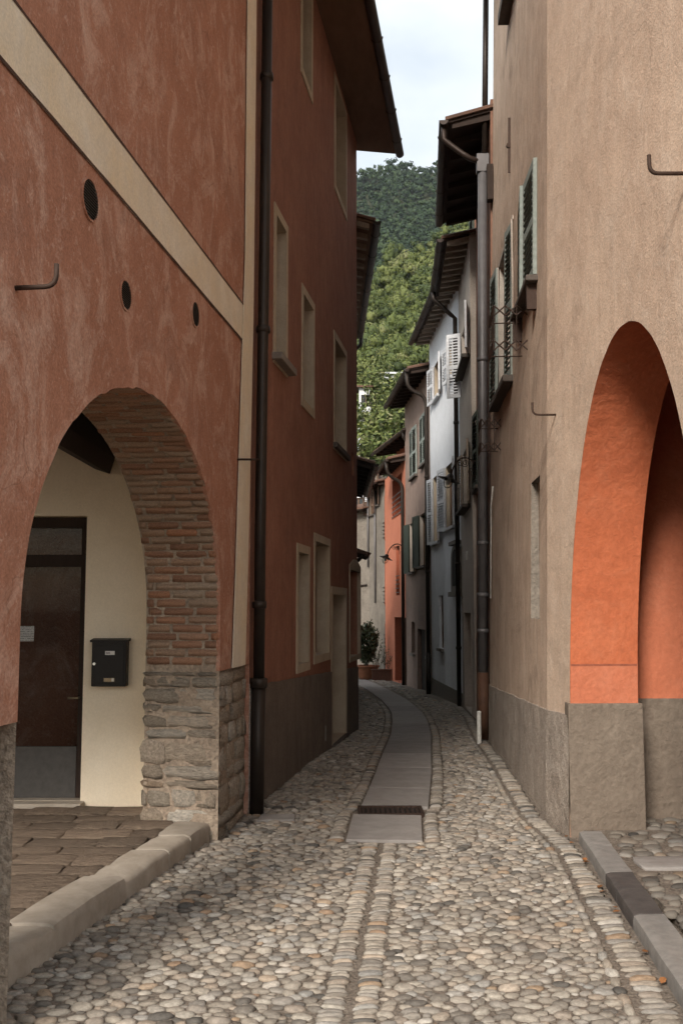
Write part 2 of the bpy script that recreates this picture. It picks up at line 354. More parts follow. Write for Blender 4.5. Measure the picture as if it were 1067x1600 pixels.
def wall_mesh(F, a0, a1, z0, z1, holes=(), depth=5., mb=None):
    mb = mb or MB()
    A = sorted({a0, a1, *[max(a0, min(a1, h[0])) for h in holes], *[max(a0, min(a1, h[1])) for h in holes]})
    Z = sorted({z0, z1, *[h[2] for h in holes if z0 < h[2] < z1], *[h[3] for h in holes if z0 < h[3] < z1]})
    for i in range(len(A) - 1):
        for j in range(len(Z) - 1):
            ca, cz = (A[i] + A[i + 1]) / 2, (Z[j] + Z[j + 1]) / 2
            if any(h[0] < ca < h[1] and h[2] < cz < h[3] for h in holes): continue
            mb.face([F.p(A[i], Z[j]), F.p(A[i + 1], Z[j]), F.p(A[i + 1], Z[j + 1]), F.p(A[i], Z[j + 1])])
    if depth:
        mb.face([F.p(a0, z0), F.p(a0, z1), F.p(a0, z1, -depth), F.p(a0, z0, -depth)])
        mb.face([F.p(a1, z0), F.p(a1, z1), F.p(a1, z1, -depth), F.p(a1, z0, -depth)])
        mb.face([F.p(a0, z0, -depth), F.p(a1, z0, -depth), F.p(a1, z1, -depth), F.p(a0, z1, -depth)])
    return mb

def window(F, house, rect, mat, depth=.25, sw=.09, pane=True, sill=None, frame=True, kindname='window', bottom=True, arch=0., sillpr=.07, proud=.012):
    a, b, z, t = rect
    mb = MB()
    # reveal
    o0 = .0
    mb.face([F.p(a, z, o0), F.p(a, t, o0), F.p(a, t, -depth), F.p(a, z, -depth)])
    mb.face([F.p(b, z, o0), F.p(b, t, o0), F.p(b, t, -depth), F.p(b, z, -depth)])
    mb.face([F.p(a, t, o0), F.p(b, t, o0), F.p(b, t, -depth), F.p(a, t, -depth)])
    mb.face([F.p(a, z, o0), F.p(b, z, o0), F.p(b, z, -depth), F.p(a, z, -depth)])
    if sw:
        F.box(mb, a - sw, a, z, t, -.005, proud); F.box(mb, b, b + sw, z, t, -.005, proud); F.box(mb, a - sw, b + sw, t, t + sw, -.005, proud)
        if bottom: F.box(mb, a - sw, b + sw, z - sw, z, -.005, proud + .002)
    w_ = obj(kindname, mb, mat, house, fix=False)
    if pane:
        obj('pane', MB().face([F.p(a, z, -depth + .03), F.p(b, z, -depth + .03), F.p(b, t, -depth + .03), F.p(a, t, -depth + .03)]), M['pane'], w_, fix=False)
        if frame:
            f = MB(); fw = .05
            F.box(f, a, a + fw, z, t, -depth + .03, -depth + .07); F.box(f, b - fw, b, z, t, -depth + .03, -depth + .07)
            F.box(f, a + fw, b - fw, t - fw, t, -depth + .03, -depth + .07); F.box(f, a + fw, b - fw, z, z + fw, -depth + .03, -depth + .07)
            F.box(f, (a + b) / 2 - .03, (a + b) / 2 + .03, z + fw, t - fw, -depth + .03, -depth + .065)
            obj('frame', f, M['wood_mid'], w_)
    if sill:
        s_ = MB(); F.box(s_, a - sw - .04, b + sw + .04, z - .07, z - .002, -.1, sillpr); obj('sill', s_, sill, w_, bevel=.008)
    return w_

SLAT = {}
def shutter(F, house, hinge_a, z, t, width, ang, m, off=.03, dirn=1, louvre=True, name='shutter'):
    """leaf hinged at hinge_a, running in +/- a, swung out from the wall by ang degrees"""
    u = (F.u * dirn * math.cos(R(ang)) + F.n * math.sin(R(ang))).normalized(); n = u.cross(Vector((0, 0, 1)))
    if n.dot(F.n) < 0: n = -n
    o = F.p(hinge_a, 0, off); h = t - z; th = .018; st = .055; UP = Vector((0, 0, 1)) - F.n * F.lean
    mb = MB()
    def bx(x0, x1, z0, z1, k=th): mb.box(o + u * (x0 + x1) / 2 + UP * (z0 + z1) / 2, u * (x1 - x0) / 2, n * k, UP * (z1 - z0) / 2)
    bx(0, st, z, t); bx(width - st, width, z, t); mid = z + h * .45
    for zz in (z, mid, t - .08): bx(st, width - st, zz, zz + .08, th * .95)
    if not louvre:
        nb = max(2, round((width - 2 * st) / .12))
        for k in range(nb):
            x0 = st + (width - 2 * st) * k / nb; bx(x0 + .002, st + (width - 2 * st) * (k + 1) / nb - .002, z + .081, t - .081, th * .6)
    sh = obj(name, mb, m, house)
    if louvre:
        lw = width - 2 * st; key = (round(lw, 3), m.name)
        if key not in SLAT:
            sm = mesh_from(MB().box((0, 0, 0), (lw / 2 - .001, 0, 0), (0, .022, -.016), (0, .003, .004))); sm.materials.append(m); SLAT[key] = sm
        for za, zb in ((z + .09, mid - .01), (mid + .09, t - .09)):
            k = max(1, int((zb - za) / .055))
            for i in range(k):
                c = o + u * (width / 2) + UP * (za + (zb - za) * (i + .5) / k)
                mw = Matrix((( u.x, n.x, 0, c.x), (u.y, n.y, 0, c.y), (0, 0, 1, c.z), (0, 0, 0, 1)))
                piece_m('slat', SLAT[key], sh, mw)
    return sh

def eave(F, house, a0, a1, ze, ov, slope=14, nraf=8, raf=None, soffit=None, gutter=True, back=2.6, thick=.10, tile=True, rw=.09, rh=.11, gend=True):
    tn = math.tan(R(slope)); zof = lambda o: ze + (ov - o) * tn
    mb = MB(); outs = [ov, 0, -back]
    def P(a, o, dz): return F.p(a, zof(o) + dz, o)
    mb.prism([P(a0, ov, 0), P(a0, -back, 0), P(a0, -back, .035), P(a0, ov, .035)], F.u * (a1 - a0))
    rf = obj('roof', mb, soffit or M['wood'], house)
    if tile:      # barrel tile courses as a waved sheet, closed at the edges
        t = MB(); n = max(4, int((a1 - a0) / .18)) * 6; rows = [ov + .04, -back]
        b0 = 0
        for k in range(n + 1):
            a = a0 - .04 + (a1 - a0 + .08) * k / n; w_ = .045 * abs(math.sin(math.pi * k / 6)) + .04
            for o in rows: t.v += [tuple(P(a, o, .038)), tuple(P(a, o, .04 + w_))]
        for k in range(n):
            i, j = k * 4, k * 4 + 4
            t.f += [(i + 1, j + 1, j + 3, i + 3), (i, j, j + 1, i + 1), (i + 2, i + 3, j + 3, j + 2), (i, i + 2, j + 2, j)]
        t.f += [(0, 1, 3, 2), (4 * n, 4 * n + 2, 4 * n + 3, 4 * n + 1)]
        obj('tile_course', t, M['tile'], rf, fix=False)
    if nraf:
        for k in range(nraf):
            a = a0 + .08 + (a1 - a0 - .16) * k / max(1, nraf - 1)
            r_ = MB(); ov2 = ov - .06
            r_.prism([P(a - rw / 2, ov2, -.002), P(a - rw / 2, -.05, -.002), P(a - rw / 2, -.05, -rh), P(a - rw / 2, ov2, -rh * .75)], F.u * rw)
            obj('rafter', r_, raf or M['rafter_wood'], rf)
    if gutter:
        g = MB(); r_ = .068; prof = []
        for k in range(9):
            t = math.pi * k / 8; prof.append((ov + .062 + r_ * math.cos(t), -r_ * math.sin(t) + .0))
        for k in range(9):
            t = math.pi - math.pi * k / 8; prof.append((ov + .062 + (r_ - .008) * math.cos(t), -(r_ - .008) * math.sin(t) + .0))
        g.prism([F.p(a0 - .05, ze + .02 + z, o) for o, z in prof], F.u * (a1 - a0 + .1))
        for a in (a0 - .05, a1 + .05): g.prism([F.p(a, ze + .02 + z, o) for o, z in prof[:9]], F.u * .006)
        gu = obj('gutter', g, M['gutter'], house)
        nb = max(2, int((a1 - a0) / .9))
        for k in range(nb):
            a = a0 + (a1 - a0) * (k + .5) / nb
            obj('gutter_strap', MB().tube([F.p(a, ze + .03 + (-(r_ + .006)) * math.sin(math.pi * q / 8), ov + .062 + (r_ + .006) * math.cos(math.pi * q / 8)) for q in range(9)], .010, 5), M['gutter'], gu)
    return rf
def downpipe(house, pts, r, m, collars=(), name='downpipe', n=12):
    p_ = obj(name, MB().tube(pts, r, n), m, house, smooth=True)
    for c in collars:
        c = Vector(c); obj('collar', MB().lathe(c, [(r, -.03), (r + .012, -.028), (r + .014, 0), (r + .012, .028), (r, .03)], 14), m, p_, smooth=True)
    return p_
def arc(p0, p1, p2, n=6):
    p0, p1, p2 = map(Vector, (p0, p1, p2)); return [(p0 * (1 - t) ** 2 + p1 * 2 * t * (1 - t) + p2 * t * t) for t in [i / n for i in range(n + 1)]]

# ================================================================== SETTING: ground, street, hills
def interp(tab, y):
    if y <= tab[0][0]: return tab[0][1] + (tab[1][1] - tab[0][1]) / (tab[1][0] - tab[0][0]) * (y - tab[0][0])
    for (a, b), (c, d) in zip(tab, tab[1:]):
        if y <= c: return b + (d - b) * (y - a) / (c - a)
    return tab[-1][1]
LEFT = [(2.0, -1.99), (7.45, -1.02), (7.5, -.90), (8.4, -.79), (15.3, .24), (15.45, .02), (22, -.12), (30, -.2), (60, -2)]
RIGHT = [(2.0, 1.23), (7.2, 1.70), (7.5, 1.69), (7.58, 1.685), (8.25, 1.645), (13.6, 1.985), (17.4, 2.30), (20.3, 2.44), (24.9, 2.22), (29.6, 1.90), (33.6, 1.58), (60, -1)]
PATH = [(7.434, .31), (8.37, .376), (8.69, .453), (10.43, .637), (12.3, .80), (14.29, .98), (16.67, 1.13), (18.5, 1.20), (20.2, 1.204), (22.5, 1.16), (24.8, 1.06), (27, .94), (29.05, .83), (32, .6), (36, .25)]
def path_x(y): return interp(PATH, y)
PW = .285
def sheet(name, xs, ys, zf, m, kind='structure'):
    mb = MB()
    for y in ys:
        for x in xs: mb.v.append((x, y, zf(x, y)))
    k = len(xs)
    for j in range(len(ys) - 1):
        for i in range(k - 1): mb.f.append((j * k + i, j * k + i + 1, (j + 1) * k + i + 1, (j + 1) * k + i))
    return obj(name, mb, m, None, smooth=True, kind=kind, fix=False)
sheet('ground', [-600, -60, -10, 0, 10, 60, 600], [-600, -60, 0, 11, 20, 30, 40, 60, 200, 1500], lambda x, y: gz(y) - .05, M['earth'])
def street_z(x, y): return gz(y) + .006 * math.sin(x * 3.1 + y * .7) * math.sin(y * 1.3)
street = sheet('street', [-9 + .3 * i for i in range(61)], [-14 + .5 * i for i in range(111)], street_z, M['sand'])

# --- granite slab path (each slab a piece of the street's path)
slab_mid = [7.434, 8.33]
pth = MB()
ys_ = [8.66 + (36 - 8.66) * i / 60 for i in range(61)]
for y in ys_:
    c = path_x(y); pth.v += [(c - PW + .02, y, gz(y) + .012), (c + PW - .02, y, gz(y) + .012)]
for i in range(60): pth.f.append((2 * i, 2 * i + 1, 2 * i + 3, 2 * i + 2))
path_o = obj('stone_path', pth, M['sand'], None, kind='structure', fix=False)
def slab(y0, y1, w0=PW, z=.022, nseg=4):
    mb = MB(); top = []; bot = []
    L_, R_ = [], []
    for i in range(nseg + 1):
        y = y0 + (y1 - y0) * i / nseg; c = path_x(y); dx = (path_x(y + .05) - path_x(y - .05)) / .1; n = Vector((1, -dx, 0)).normalized()
        L_.append(Vector((c, y, 0)) - n * w0); R_.append(Vector((c, y, 0)) + n * w0)
    poly = [Vector((p.x, p.y, gz(p.y) + z + random.uniform(-.001, .001))) for p in L_ + R_[::-1]]
    mb.prism([p - Vector((0, 0, .08)) for p in poly], (0, 0, .08))
    o = obj('paving_slab', mb, M['slab'], path_o, bevel=.006); return o
slab(7.434, 8.33, .278)
edges = [8.69, 9.55, 10.75, 12.0, 13.35, 14.6, 16.1, 17.4, 18.9, 20.3, 21.7, 23.2, 24.6, 26.1, 27.6, 29.2, 31, 33]
for a, b in zip(edges, edges[1:]): slab(a + .006, b - .006)
# drain slot with bars
dr = thing('drain_grate', 'dark iron drain grate between the two nearest path slabs', 'drain', (path_x(8.5), 8.5, 0))
fr = MB(); c = path_x(8.5)
for y in (8.345, 8.66): fr.box((c, y, .008), (.27, 0, 0), (0, .012, 0), (0, 0, .02))
for x in (c - .258, c + .258): fr.box((x, 8.5, .007), (.012, 0, 0), (0, .145, 0), (0, 0, .02))
obj('frame', fr, M['iron'], dr)
obj('pit', MB().face([(c - .25, 8.36, -.004 + .012), (c + .25, 8.36, .008), (c + .25, 8.65, .008), (c - .25, 8.65, .008)]), M['void'], dr, fix=False)
for k in range(12):
    x = c - .225 + .45 * k / 11; obj('bar', MB().box((x, 8.5, .014), (.009, 0, 0), (0, .145, 0), (0, 0, .006)), M['iron'], dr)

# --- cobbles
def dome(seed, n=9, flat=.0):
    """unit pebble: radius 1 plan, height 1, buried foot"""
    mb = MB(); rg = random.Random(seed); ph = [rg.uniform(0, 6.28) for _ in range(3)]
    for rr, zz in ((.92, -.45), (1.0, .15), (.84, .66), (.50, .93)):
        for a in range(n):
            t = 2 * math.pi * a / n; k = 1 + .13 * math.sin(2 * t + ph[0]) + .10 * math.sin(3 * t + ph[1]) + rg.uniform(-.06, .06)
            mb.v.append((rr * k * math.cos(t), rr * k * math.sin(t), zz + .06 * math.sin(t + ph[2])))
    mb.v.append((rg.uniform(-.1, .1), rg.uniform(-.1, .1), 1.0))
    for j in range(3):
        for a in range(n): b = (a + 1) % n; mb.f.append((j * n + a, j * n + b, (j + 1) * n + b, (j + 1) * n + a))
    for a in range(n): mb.f.append((3 * n + a, 3 * n + (a + 1) % n, 4 * n))
    return mb
DOMES = [dome(i) for i in range(10)]
cob = []                      # x, y, rx, ry, h, rot
def place(x, y, rx, ry, h, rot): cob.append((x, y, rx, ry, h, rot))
YMAX = 22.0
# ladder bands down the middle of the open part
for bx0, bx1 in ((.205, -.05), (.345, .095)):
    y = 2.6
    while y < 7.36:
        t = (7.3 - y) / 3.03; x = bx0 + (bx1 - bx0) * t; d = random.uniform(.017, .027)
        place(x + random.uniform(-.006, .006), y + d, random.uniform(.046, .064), d, random.uniform(.014, .020), random.gauss(0, .12)); y += 2 * d + .002
def in_band(x, y):
    if y > 7.4: return False
    t = (7.3 - y) / 3.03; return -.075 < x - (.275 + (.022 - .275) * t) + .0 and abs(x - (.275 + (.022 - .275) * t)) < .122
# edging beside the slabs
for sgn in (-1, 1):
    y = 7.45
    while y < YMAX:
        d = random.uniform(.022, .034); x = path_x(y) + sgn * (PW + .07)
        place(x, y + d, random.uniform(.052, .062), d, random.uniform(.016, .024), random.gauss(0, .08) + .15); y += 2 * d + .003
# edging along the right kerb and wall, and a thin lengthwise row inside it
y = 2.6
while y < YMAX:
    d = random.uniform(.024, .036); slope = (interp(RIGHT, y + .1) - interp(RIGHT, y - .1)) / .2
    x = interp(RIGHT, y)
    place(x - .10, y + d, random.uniform(.060, .078), d, random.uniform(.014, .021), random.gauss(0, .10)); y += 2 * d + .002
y = 2.6
while y < YMAX:
    d = random.uniform(.038, .060); place(interp(RIGHT, y) - .225, y + d, random.uniform(.024, .032), d, random.uniform(.016, .022), random.gauss(0, .1)); y += 2 * d + .004
def allowed(x, y, r):
    l, rr = interp(LEFT, y), interp(RIGHT, y)
    if x - r * 1.1 < l + .01 or x + r > rr - .245: return False
    if y > 7.40 and abs(x - path_x(y)) < PW + .125 + r: return False
    if in_band(x, y + 0): 
        return False
    if y <= 7.4 and abs(x - (.275 + (.022 - .275) * (7.3 - y) / 3.03)) < .120 + r * 1.15: return False
    return True
# random field: large stones first, packed without overlap (x squeezed so that stones lie across the street)
AN = 1.5; cell = .075; grid = {}
def try_place(x, y, r):
    X = x / AN; i, j = int(X // cell), int(y // cell)
    for a in (-1, 0, 1):
        for b in (-1, 0, 1):
            for (qx, qy, qr) in grid.get((i + a, j + b), ()):
                if (qx - X) ** 2 + (qy - y) ** 2 < ((qr + r) * .90) ** 2: return False
    grid.setdefault((i, j), []).append((X, y, r)); return True
rr_ = random.Random(5)
for r0, r1, tries in ((.030, .035, 4000), (.023, .029, 50000), (.017, .022, 90000), (.012, .015, 75000)):
    for _ in range(tries):
        y = 2.6 + (YMAX - 2.6) * rr_.random(); l, q = interp(LEFT, y), interp(RIGHT, y); x = l + (q - l) * rr_.random(); r = rr_.uniform(r0, r1)
        if allowed(x, y, r) and try_place(x, y, r):
            place(x, y, r * AN, r, rr_.uniform(.42, .72) * r, rr_.gauss(0, .3))
for _ in range(9000):                       # coarser stones where they are only a few pixels
    y = YMAX + 13 * rr_.random(); l, q = interp(LEFT, y), interp(RIGHT, y); x = l + (q - l) * rr_.random(); r = rr_.uniform(.032, .042)
    if allowed(x, y, r) and try_place(x, y, r): place(x, y, r * AN, r, rr_.uniform(.5, .8) * r, rr_.gauss(0, .3))
DOMES2 = [dome(100 + i, 7) for i in range(6)]
def vis_size(c):
    x, y = c[0], c[1]; d = y * math.cos(PITCH) - EYE * math.sin(PITCH); px = x / d * FPX; zc = (-EYE * math.cos(PITCH) - y * math.sin(PITCH)) / d * FPX
    if abs(px) > 525 or zc < -795: return 0
    return c[2] * c[3] / d ** 3
order = sorted(range(len(cob)), key=lambda i: -vis_size(cob[i]))
near = set(order[:300])
DM = []
for i, d in enumerate(DOMES):
    me = mesh_from(d, True); me.materials.append(M['peb_o']); DM.append(me)
V, Fc = [], []
base = 0; dv = [np.array(d.v) for d in DOMES]; df = DOMES[0].f; dv2 = [np.array(d.v) for d in DOMES2]; df2 = DOMES2[0].f
for i, (x, y, rx, ry, h, rot) in enumerate(cob):
    z = street_z(x, y) + .001
    if i in near:
        piece('cobble', DM[i % 10], street, (x, y, z), (random.uniform(-.08, .08), random.uniform(-.08, .08), rot), (rx, ry, h)); continue
    far_ = y > 10.5
    v = (dv2[i % 6] if far_ else dv[i % 10]) * (rx, ry, h); cs, sn = math.cos(rot), math.sin(rot)
    V.append(np.stack([v[:, 0] * cs - v[:, 1] * sn + x, v[:, 0] * sn + v[:, 1] * cs + y, v[:, 2] + z], 1))
    Fc += [tuple(k + base for k in f) for f in (df2 if far_ else df)]; base += len(v)
me = bpy.data.meshes.new('cobbles'); me.from_pydata(np.concatenate(V).tolist(), [], Fc); me.update()
obj('cobbles', me, M['peb_i'], street, smooth=True, kind='stuff')
# beyond, small scattered far cobbles are carried by the material of the sheet
print('cobbles', len(cob))

# --- left kerb: worn blocks, portico floor
kerbL = MB(); KZ = .145
def kx(y): return -.975 + .188 * (y - 7.4)
kb = obj('kerb', MB().prism([(kx(3.0) - .04, 3.0, -.05), (kx(7.5) - .04, 7.5, -.05), (kx(7.5) - .19, 7.5, -.05), (kx(3.0) - .27, 3.0, -.05)], (0, 0, .15)), M['mortar'], None, kind='structure')
KB = [(3.1, 4.43), (4.437, 5.09), (5.097, 5.96), (5.967, 6.63), (6.645, 7.05), (7.057, 7.46)]
for i, (a, b) in enumerate(KB):
    bm = bmesh.new(); bmesh.ops.create_cube(bm, size=1)
    bmesh.ops.subdivide_edges(bm, edges=bm.edges[:], cuts=5, use_grid_fill=True)
    rg = random.Random(i); hgt = KZ + rg.uniform(-.008, .008); wd = .23 + rg.uniform(-.015, .02); ex = rg.uniform(-.006, .006)
    for v in bm.verts:
        p = v.co.copy(); y = a + (b - a) * (p.y + .5); k = sum(abs(abs(c_) - .5) < 1e-4 for c_ in p)
        x = kx(y) + ex + (p.x - .5) * wd; z = -.06 + (hgt + .06) * (p.z + .5)
        if p.z > .45 and p.x > .45: z -= .014; x -= .010
        if p.z > .45 and abs(p.y) > .45: z -= .003
        q = Vector((x, y, z)); q += mnoise.noise_vector(q * 11) * .006 + mnoise.noise_vector(q * 3) * .010
        if i in (3,) and p.y < -.2 and p.x > .1: q.x -= .05 * (p.x) * (1 if p.y < -.35 else .5); q.z -= .012
        v.co = q
    me = bpy.data.meshes.new('kerb_stone'); bm.to_mesh(me); bm.free()
    ko = obj('kerb_stone', me, M['kerb'], kb, smooth=True); md = ko.modifiers.new('edge', 'EDGE_SPLIT'); md.split_angle = R(38)
# right kerb
kr = obj('kerb', MB().prism([(1.36, 2.8, -.05), (1.745, 7.4, -.05), (1.88, 7.4, -.05), (1.50, 2.8, -.05)], (0, 0, .10)), M['mortar'], None, kind='structure')
def kxr(y): return 1.70 - .09 * (7.2 - y)
for i, (a, b, m) in enumerate([(2.9, 4.0, 'kerb_r'), (4.015, 5.45, 'kerb_r'), (5.47, 5.93, 'kerb_dk'), (5.945, 6.30, 'kerb_dk'), (6.315, 7.0, 'kerb_r'), (7.01, 7.42, 'kerb_r')]):
    if m == 'kerb_r' and 'kerb_r' not in M: M['kerb_r'] = simple('grey_granite_kerb', (.27, .25, .23), rough=.8, scale=14, bump=.3, rnd=.1)
    bm = bmesh.new(); bmesh.ops.create_cube(bm, size=1); bmesh.ops.subdivide_edges(bm, edges=bm.edges[:], cuts=4, use_grid_fill=True)
    for v in bm.verts:
        p = v.co.copy(); y = a + (b - a) * (p.y + .5); q = Vector((kxr(y) + (p.x + .5) * .165, y, -.06 + (.085 + .06) * (p.z + .5)))
        if p.z > .45 and p.x < -.45: q.z -= .008; q.x += .005
        v.co = q + mnoise.noise_vector(q * 6 + Vector((i * 3, 0, 0))) * .005
    me = bpy.data.meshes.new('kerb_stone'); bm.to_mesh(me); bm.free(); ko = obj('kerb_stone', me, M[m], kr, smooth=True); md = ko.modifiers.new('edge', 'EDGE_SPLIT'); md.split_angle = R(38)
# portico floors
FL = .13
pf = obj('portico_floor', MB().prism([(-5.4, 2.3, -.05), (kx(2.3) - .2, 2.3, -.05), (kx(7.45) - .15, 7.45, -.05), (-1.2, 8.02, -.05), (-5.4, 8.02, -.05)], (0, 0, FL + .03)), M['mortar'], None, kind='structure')
rgf = random.Random(3); y = 2.4; row = 0
while y < 7.9:
    d = rgf.uniform(.2, .36); x = -5.2 + rgf.uniform(0, .3)
    while x < -.9:
        wd = rgf.uniform(.22, .55); x1 = x + wd
        lim = kx(y + d / 2) - .23
        if x < lim:
            x1 = min(x1, lim - .01)
            if x1 - x > .1:
                me = rough_block(row * 31 + int(x * 50), 3, .045, .96)
                me.materials.append(M['flag'])
                piece('flagstone', me, pf, ((x + x1) / 2, y + d / 2, FL - .035 + rgf.uniform(-.008, .008)), (rgf.uniform(-.012, .012), rgf.uniform(-.012, .012), rgf.uniform(-.04, .04)), (x1 - x + .01, d + .01, .10))
        x = x + wd + .012
    y += d + .014; row += 1
pr = obj('portico_floor', MB().box((3.45, 5.55, -.03), (1.66, 0, 0), (0, 2.5, 0), (0, 0, .085)), M['sand'], None, kind='structure')
rgf = random.Random(9)
for (a, b, c_, d) in ((1.90, 3.5, 6.45, 6.72),):
    for k in range(3):
        x0 = a + (b - a) * k / 3; me = rough_block(90 + k, 3, .03, .96); me.materials.append(M['slab'])
        piece('flagstone', me, pr, (x0 + .26, (c_ + d) / 2, .045), (0, 0, .03), ((b - a) / 3 - .015, d - c_, .07))
g2 = []
for _ in range(9000):
    y = rgf.uniform(3.2, 7.95); x = rgf.uniform(kxr(y) + .19, 3.2); r = rgf.uniform(.035, .062)
    if 6.36 < y < 6.80 or x - r * 1.2 < kxr(y) + .175: continue
    if x < 2.32 and y > 7.5: continue
    if all((x - q[0]) ** 2 / 1.3 + (y - q[1]) ** 2 > (r + q[2]) ** 2 * .86 for q in g2): g2.append((x, y, r))
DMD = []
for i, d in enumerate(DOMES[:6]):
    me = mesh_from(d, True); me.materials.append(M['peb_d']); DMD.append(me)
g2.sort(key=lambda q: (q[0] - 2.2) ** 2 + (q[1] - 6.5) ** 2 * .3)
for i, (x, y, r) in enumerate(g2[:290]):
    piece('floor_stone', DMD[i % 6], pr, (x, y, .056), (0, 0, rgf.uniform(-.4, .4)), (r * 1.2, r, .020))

# ================================================================== LEFT: rust house with the brick arch
def ell(sc, a, sp, b, th): return sc + a * math.cos(th), sp + b * math.sin(th)
Y1A = 3.7
F1 = Fac((-.78 + .13 * (Y1A - 8.37), Y1A), (-.78 + .13 * (8.43 - 8.37), 8.43), 1)
AC, AA, SP, AB = (5.8 - Y1A) / .99165, 1.664, 1.65, 1.30
J0, J1, E1 = AC - AA, AC + AA, F1.len
TH, PZ = .57, 1.235
h1 = thing('house', 'rust red plaster house with the brick-lined arch, round vents and a cream band', 'house', F1.p(J1 + .4, 0, -.3))
mb = MB(); TOP1 = 9.3
rj = random.Random(4)
wall_mesh(F1, 0, J0, PZ, TOP1, (), 0, mb); wall_mesh(F1, J1, E1, PZ, TOP1, (), 0, mb)
NS = 72; cur = [(J0, PZ + .0)] + [(ell(AC, AA, SP, AB, math.pi * (1 - k / NS))[0] , ell(AC, AA, SP, AB, math.pi * (1 - k / NS))[1] + rj.uniform(-.006, .010)) for k in range(NS + 1)] 
cur = cur[1:]
for (s0, z0), (s1, z1) in zip(cur, cur[1:]):
    mb.face([F1.p(s0, z0), F1.p(s1, z1), F1.p(s1, TOP1), F1.p(s0, TOP1)])
# plaster edge thickness round the arch, underside of plaster, ends and back
edge = [(J0, PZ)] + cur + [(J1, PZ)]
for (s0, z0), (s1, z1) in zip(edge, edge[1:]): mb.face([F1.p(s0, z0), F1.p(s1, z1), F1.p(s1, z1, -.03), F1.p(s0, z0, -.03)])
mb.face([F1.p(J1, PZ), F1.p(E1, PZ), F1.p(E1, PZ, -.06), F1.p(J1, PZ, -.06)])
mb.face([F1.p(0, 3.16), F1.p(0, TOP1), F1.p(0, TOP1, -6), F1.p(0, 3.16, -6)])
mb.face([F1.p(E1, -.2), F1.p(E1, TOP1), F1.p(E1, TOP1, -6), F1.p(E1, -.2, -6)])
mb.face([F1.p(0, -.2, -6), F1.p(E1, -.2, -6), F1.p(E1, TOP1, -6), F1.p(0, TOP1, -6)])
mb.face([F1.p(0, TOP1 - .3, 0), F1.p(E1, TOP1 - .3, 0), F1.p(E1, TOP1 - .3, -6), F1.p(0, TOP1 - .3, -6)])
mb.face([F1.p(0, PZ, 0), F1.p(0, PZ, -TH), F1.p(0, 3.2, -TH), F1.p(0, 3.2, 0)]); mb.face([F1.p(0, PZ, -TH), F1.p(J0, PZ, -TH), F1.p(J0, 3.2, -TH), F1.p(0, 3.2, -TH)])
mb.face([F1.p(0, PZ, 0), F1.p(J0, PZ, 0), F1.p(J0, PZ, -TH), F1.p(0, PZ, -TH)])
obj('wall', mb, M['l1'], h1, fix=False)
eave(F1, h1, 0, E1, 9.05, .6, 9, 0, soffit=M['wood_mid'])
# cream string course with edge grooves drawn as dark shadow lines
zb = F1.px(392, 548)[1]; zt = F1.px(395, 497)[1]
b_ = MB(); F1.box(b_, 0, E1 - .10, zb, zt, -.005, .006); band = obj('string_course', b_, M['cream_band'], h1)
M['groove'] = simple('groove_shadow_paint', (.085, .045, .032), rough=.95)
for z_ in (zb, zt):
    g = MB(); n = 80
    for k in range(n + 1):
        a = (E1 - .10) * k / n; wv = .009 + .004 * mnoise.noise(Vector((a * 4, z_, 0))); dz = .003 * mnoise.noise(Vector((a * 2.3, z_ * 3, 5)))
        g.v += [tuple(F1.p(a, z_ - wv + dz, .008)), tuple(F1.p(a, z_ + wv + dz, .008))]
    for k in range(n): g.f.append((2 * k, 2 * k + 1, 2 * k + 3, 2 * k + 2))
    obj('edge_line', g, M['groove'], band, fix=False)
# cream corner stripe
pts = [(396, -40), (409, -40), (404, 500), (398, 800), (392, 1046), (373, 1046), (378, 900), (386, 620), (392, 420)]
poly = [F1.px(x, y) for x, y in pts]; off = max(p[0] for p in poly) - (E1 - .004)
poly = [F1.p(s - off, max(z, PZ + .002), .010) for s, z in poly]
obj('corner_stripe', MB().prism(poly, F1.n * .006), M['cream_band'], h1)
# brick lining
ln = MB(); prof = [(J1 + .004, -.05)] + [(AC + (AA + .004) * math.cos(math.pi * k / 60), SP + (AB + .004) * math.sin(math.pi * k / 60)) for k in range(61)] + [(J0 - .012, -.05)]
for (s0, z0), (s1, z1) in zip(prof, prof[1:]): ln.face([F1.p(s0, z0, -.002), F1.p(s1, z1, -.002), F1.p(s1, z1, -TH), F1.p(s0, z0, -TH)])
# inner face of the wall above the arch
for (s0, z0), (s1, z1) in zip(cur, cur[1:]): ln.face([F1.p(s0, z0 + .012, -TH), F1.p(s1, z1 + .012, -TH), F1.p(s1, 3.6, -TH), F1.p(s0, 3.6, -TH)])
lining = obj('arch_lining', ln, M['mortar'], h1, fix=False)
BR = []
for i in range(8):
    me = rough_block(i + 40, 1, .055, .9); me.materials.append(M['brick']); BR.append(me)
path_pts = []; z = 1.27
def arcpt(L_):
    """point, tangent, outward radial along the far jamb then over the ellipse"""
    zj = SP - 1.25
    if L_ < zj: return (J1, 1.25 + L_), (0, 1), (1, 0)
    return None
tab = [(J1, 1.25)] + [ell(AC, AA, SP, AB, math.pi * k / 400) for k in range(401)]
cum = [0]
for p, q in zip(tab, tab[1:]): cum.append(cum[-1] + math.hypot(q[0] - p[0], q[1] - p[1]))
def at_len(l):
    import bisect
    i = min(max(1, bisect.bisect(cum, l)), len(tab) - 1); t = (l - cum[i - 1]) / (cum[i] - cum[i - 1]); p, q = tab[i - 1], tab[i]
    d = Vector((q[0] - p[0], q[1] - p[1])).normalized()
    return (p[0] + (q[0] - p[0]) * t, p[1] + (q[1] - p[1]) * t), d
l = .03; course = 0
